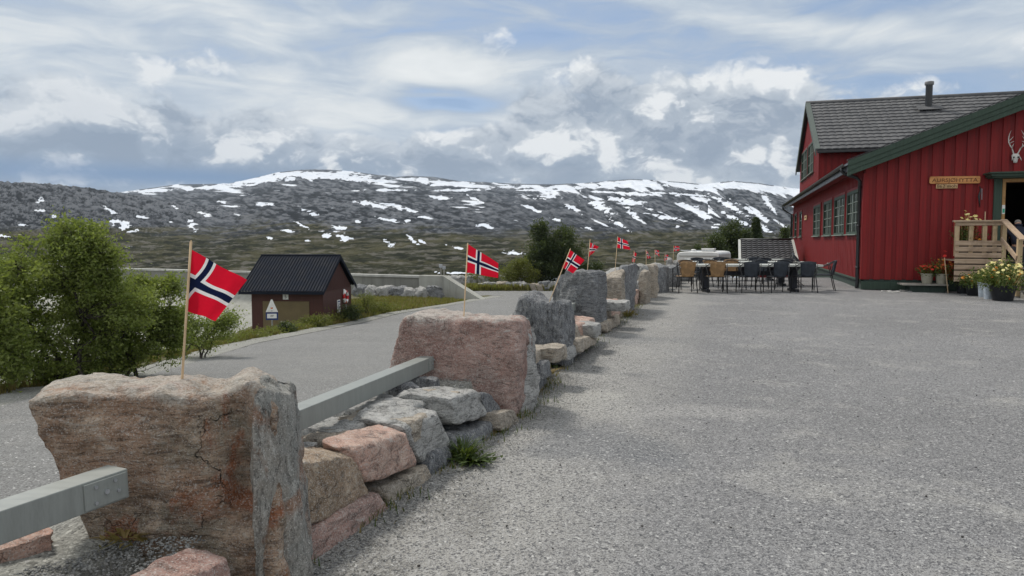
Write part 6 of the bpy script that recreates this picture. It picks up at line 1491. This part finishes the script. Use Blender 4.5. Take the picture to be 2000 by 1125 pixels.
weed(1062, 735, .12, 50, 'small weed tuft between the pink slab and the grey low stones', 3, M_GRASSY, .14, .01, False); weed(1076, 716, .10, 40, 'pale small weed right of the pink slab foot', 4, M_WEED, .12, .01)
weed(1225, 618, .20, 80, 'yellow green tuft under the cracked grey block', 5, M_GRASSY, .22, .01); weed(1130, 678, .05, 40, 'flat moss like weed at the foot of the reddish block', 6, M_WEED, .2, .01, False)
weed(740, 930, .04, 14, 'tiny weed in the grit below the salmon stone', 7, M_WEED, .08, .01, False); weed(245, 1052, .04, 30, 'dry grass wisp in the crushed stone before the nearest slab', 9, M_GRASSY, .10, .28)
weed(1148, 672, .06, 20, 'tiny weed below the charcoal banded block', 10, M_WEED, .1, .01, False)

# ---------------------------------------------------------------- flower pots
def potted(name, base, prof, pot_m, label, foliage, flowers, cat='flower pot', seed=1, group='flower pots by the entrance', leafL=.06):
    """foliage: (radius, height, count); flowers: list of (material, count, size, spread, zlo, zhi)"""
    rs_ = np.random.RandomState(seed); o = empty(name, base, 0, label, cat, group)
    p_ = MB().lathe([(.001, 0)]+prof+[(prof[-1][0]-.015, prof[-1][1]), (prof[-1][0]-.02, prof[-1][1]-.04), (.001, prof[-1][1]-.04)], 22).build('pot', pot_m, o, smooth=True); smooth_by_angle(p_, 30)
    top = prof[-1][1]; R0, H, N = foliage; rp = prof[-1][0]*.8
    MB().lathe([(rp*1.15, top-.035), (rp*.6, top-.025), (.001, top-.02)], 16).build('soil', M_SOIL, o)
    st = MB(); P = []; tips = []
    for i in range(26):
        a = rs_.rand()*6.283; q_ = rs_.rand()**.5; e = Vector((math.cos(a)*R0*q_, math.sin(a)*R0*q_, top+H*(1-.55*q_*q_)*rs_.uniform(.6, 1.05))); s0 = Vector((math.cos(a)*rp*q_*.7, math.sin(a)*rp*q_*.7, top-.03)); m1 = s0.lerp(e, .55)+Vector((0, 0, H*.12)); st.tube([s0, m1, e], [.005, .004, .002], 4); tips.append(e)
        t_ = rs_.rand(N//26, 1); P.append(np.array([tuple(s0)])*(1-t_)+np.array([tuple(e)])*t_+rs_.normal(size=(N//26, 3))*R0*.20)
    st.build('stems', M_WEED, o); P = np.concatenate(P); P[:, 2] = np.maximum(P[:, 2], top*.75)
    leaf_mesh('foliage', P, leafL, leafL*.5, M_POTL, o, rs_)
    for (fm, cnt, sz_, sp, zl_, zh) in flowers:
        mb = MB()
        for i in range(cnt):
            a = rs_.rand()*6.283; q_ = rs_.rand()**.6; c = Vector((math.cos(a)*R0*sp*q_, math.sin(a)*R0*sp*q_-.03, top+H*rs_.uniform(zl_, zh)*(1-.35*q_))); n_ = Vector((rs_.normal()*.5, -.5+rs_.normal()*.3, 1)).normalized(); x = n_.orthogonal().normalized(); y = n_.cross(x); s_ = sz_*rs_.uniform(.75, 1.2); m2 = 14
            ring = []
            for j in range(m2):
                r_ = s_*(1 if j % 2 else .72); a2 = j*2*math.pi/m2; ring.append(c+(x*math.cos(a2)+y*math.sin(a2))*r_-n_*.004)
            mb.poly([c+n_*.008]+ring, [(0, 1+j, 1+(j+1) % m2) for j in range(m2)]); mb.poly([c+n_*.018]+[c+(x*math.cos(j)+y*math.sin(j))*s_*.28+n_*.006 for j in range(6)], [(0, 1+j, 1+(j+1) % 6) for j in range(6)])
            mb.tube([c-n_*.01, Vector((c.x*.6, c.y*.6, top))], .002, 3)
        mb.build('blossoms', fm, o)
    return o
beige = [(.115, 0), (.135, .10), (.150, .24), (.165, .245), (.165, .275)]
a_ = LR @ Vector((1.52, -.60, .237)); potted('flower_pot', a_, beige, M_POTB, 'left beige pot of orange red geraniums on the low plank platform', (.26, .26, 620), [(M_RUST, 30, .042, 1., .5, 1.1), (M_PRED, 16, .04, 1, .6, 1.1)], seed=1)
a_ = LR @ Vector((1.86, -.66, .237)); potted('flower_pot', a_, beige, M_POTB, 'right beige pot of geraniums on the plank platform, tall stem with red bloom', (.30, .46, 760), [(M_RUST, 30, .042, 1., .3, 1.0), (M_ORN, 14, .04, 1, .5, 1.0), (M_PRED, 3, .055, .4, 1.5, 1.6)], seed=2)
blk = [(.20, 0), (.235, .15), (.27, .34), (.285, .345), (.285, .365)]
potted('planter', Pz(1958, 588, 0), blk, M_POTK, 'big black tub of pale yellow daisies, rightmost planter on the asphalt', (.50, .60, 2400), [(M_PYEL, 30, .045, 1., .55, 1.15), (M_YEL, 30, .045, 1., .2, 1.1), (M_ORN, 14, .04, 1, .3, .9)], 'planter', 3, leafL=.07)
pail = [(.085, 0), (.10, .18), (.12, .36), (.128, .365), (.128, .385)]
potted('planter', Pz(1930, 585, 0), pail, M_PALEM, 'galvanised pail of flowers standing left against the black tub', (.26, .40, 700), [(M_PYEL, 14, .036, 1, .5, 1.2), (M_YEL, 8, .035, 1, .4, 1.1)], 'planter', 4); potted('planter', Pz(1919, 581, 0), pail, M_PALEM, 'half hidden galvanised pail, left of the other pail', (.26, .36, 600), [(M_YEL, 8, .034, 1, .5, 1.1)], 'planter', 5)
dp = [(.13, 0), (.155, .12), (.175, .25), (.185, .255), (.185, .275)]
potted('planter', Pz(1901, 578, 0), dp, M_POTK, 'dark pot of orange and yellow flowers between the pails and the beige pots', (.34, .32, 1100), [(M_ORN, 18, .045, 1, .3, 1.0), (M_YEL, 10, .04, 1, .5, 1.1)], 'planter', 6); potted('planter', Pz(1881, 574, 0), dp, M_POTK, 'dark pot of trailing green plants at the corner of the plank platform', (.34, .34, 1000), [(M_PYEL, 5, .034, 1.1, .4, 1.0), (M_YEL, 4, .032, 1, .5, 1.0)], 'planter', 7)
a_ = LR @ Vector((2.27, -1.02, .902)); potted('flower_pot', a_, [(x*1.05, z*1.5) for x, z in beige], M_POTB, 'cream pot of tall yellow daisies on the deck behind the railing', (.30, .76, 800), [(M_YEL, 18, .055, 1.1, .8, 1.3), (M_PYEL, 9, .05, 1, .85, 1.25)], seed=8)
a_ = LR @ Vector((2.62, -1.0, .902)); potted('flower_pot', a_, beige, M_POTK, 'low green plant with orange blooms behind the railing', (.26, .42, 560), [(M_ORN, 6, .034, 1, .5, 1.1)], seed=9)
for i, (px, py, zz, L) in enumerate([(1860, 548, 0, .75), (1918, 432, 1.55, .55)]):
    if i == 0: b = LR @ Vector((1.93, -1.05, 0)); MB_ = MB().tube([(0, 0, 0), (-.12, .02, .95)], .011, 6)
    else: b = LR @ Vector((2.70, -1.15, .9)); MB_ = MB().tube([(0, 0, 0), (.0, .02, 1.25)], .011, 6)
    o = MB_.build('plant_stake', M_STICK, None, loc=tuple(b)); tag(o, ['pale stake leaning by the end of the slatted deck side', 'thin upright stake behind the deck railing'][i], 'stake')
o = MB().prism([(-.16, -.10, 0), (.16, -.13, .0), (.20, .1, .03), (.02, .14, .10), (-.14, .06, .05)], (0, 0, .006)).build('newspaper', M_WHT, None, loc=tuple(LR @ Vector((2.86, -1.12, 1.0)))); tag(o, 'crumpled white paper on the deck behind the railing', 'paper')

# ---------------------------------------------------------------- person bending on the stairs
pb = LR @ Vector((3.44, -1.28, .36)); pe = empty('person', pb, LANG+R(-12), 'person in a dark navy jacket bending forward on the lodge stairs, back to the camera', 'person')
def skin(name, pts, edges, mat, parent, sub=2):
    me = bpy.data.meshes.new(name); me.from_pydata([p[:3] for p in pts], edges, []); me.update(); me.materials.append(mat)
    o = bpy.data.objects.new(name, me); col.objects.link(o); o.parent = parent; s_ = o.modifiers.new('skin', 'SKIN'); s_.use_smooth_shade = True
    for v, p in zip(me.skin_vertices[0].data, pts): v.radius = (p[3], p[4] if len(p) > 4 else p[3]); v.use_root = False
    me.skin_vertices[0].data[0].use_root = True
    b_ = o.modifiers.new('sub', 'SUBSURF'); b_.levels = b_.render_levels = sub; return o
body = [(0, 0, .88, .14, .11), (0, .07, 1.02, .13, .10), (0, .20, 1.20, .16, .11), (0, .31, 1.33, .10, .08), (0, .385, 1.385, .05), (0, .43, 1.43, .075, .085), (0, .475, 1.475, .085, .095), (0, .50, 1.53, .06),
        (-.10, .01, .82, .095), (-.12, .05, .46, .062), (-.12, -.02, .08, .042), (-.12, .06, .03, .04), (-.125, .16, .02, .03), (.10, .01, .82, .095), (.12, .05, .46, .062), (.12, -.02, .08, .042), (.12, .06, .03, .04), (.125, .16, .02, .03),
        (-.19, .25, 1.27, .062), (-.25, .33, 1.02, .045), (-.19, .50, .88, .03), (-.17, .57, .86, .03), (.19, .25, 1.27, .062), (.25, .33, 1.02, .045), (.19, .50, .88, .03), (.17, .57, .86, .03)]
ed = [(0, 1), (1, 2), (2, 3), (3, 4), (4, 5), (5, 6), (6, 7), (0, 8), (8, 9), (9, 10), (10, 11), (11, 12), (0, 13), (13, 14), (14, 15), (15, 16), (16, 17), (2, 18), (18, 19), (19, 20), (20, 21), (2, 22), (22, 23), (23, 24), (24, 25)]
for h_, sx in ((21, -1), (25, 1)):
    bx_ = body[h_]
    for f in range(4):
        a = len(body); ox = (f-1.5)*.017; body += [(bx_[0]+ox, .60, .86-.005*abs(f-1.5), .0095), (bx_[0]+ox*1.15, .635, .845, .0085), (bx_[0]+ox*1.15, .645-.004*abs(f-1.5), .815, .0075)]; ed += [(h_, a), (a, a+1), (a+1, a+2)]
    a = len(body); body += [(bx_[0]-sx*.035, .585, .845, .011), (bx_[0]-sx*.042, .62, .83, .009)]; ed += [(h_, a), (a, a+1)]
skin('body', body, ed, M_SKIN, pe)
skin('trousers', [(0, 0, .86, .155, .13), (-.10, .01, .80, .112), (-.12, .05, .46, .085), (-.12, -.02, .12, .07), (.10, .01, .80, .112), (.12, .05, .46, .085), (.12, -.02, .12, .07)], [(0, 1), (1, 2), (2, 3), (0, 4), (4, 5), (5, 6)], M_TROUS, pe)
jk = skin('jacket', [(0, 0, .90, .185, .15), (0, .05, 1.04, .185, .145), (0, .17, 1.20, .215, .15), (0, .28, 1.325, .16, .12), (0, .345, 1.365, .085, .08), (-.21, .25, 1.27, .088), (-.275, .33, 1.02, .068), (-.20, .48, .89, .05), (.21, .25, 1.27, .088), (.275, .33, 1.02, .068), (.20, .48, .89, .05)], [(0, 1), (1, 2), (2, 3), (3, 4), (2, 5), (5, 6), (6, 7), (2, 8), (8, 9), (9, 10)], M_JACKET, pe)
skin('hood', [(0, .25, 1.43, .12, .06), (0, .34, 1.455, .10, .055)], [(0, 1)], M_JACKET, jk, 1)
skin('hair', [(0, .425, 1.475, .088, .07), (0, .47, 1.53, .09, .07), (0, .52, 1.56, .05)], [(0, 1), (1, 2)], M_HAIR, pe)
skin('shoe', [(-.12, -.03, .05, .055), (-.12, .08, .04, .05), (-.125, .19, .03, .04)], [(0, 1), (1, 2)], M_BLACK, pe, 1); skin('shoe', [(.12, -.03, .05, .055), (.12, .08, .04, .05), (.125, .19, .03, .04)], [(0, 1), (1, 2)], M_BLACK, pe, 1)

# ---------------------------------------------------------------- air
def haze_f(n):
    return {'_': None}
hm = bpy.data.materials.new('haze_air'); hm.use_nodes = True; hn = NT(hm.node_tree)
pv = hn.node('ShaderNodeVolumePrincipled', {'Color': (.72, .84, 1.0, 1), 'Density': .000055}); pv.inputs['Anisotropy'].default_value = .2
hn.l.new(pv.outputs[0], hn.node('ShaderNodeOutputMaterial').inputs['Volume'])
zmax = max(float(V_[2]) for V_ in [max((v.co for v in mo.data.vertices), key=lambda c: c.z)]); 
hz = MB().box(-19000, 19000, -400, 9000, -700, zmax+30).build('haze', hm); tag(hz, 'thin blue air between the lodge and the snowy mountain', 'haze', kind='stuff')
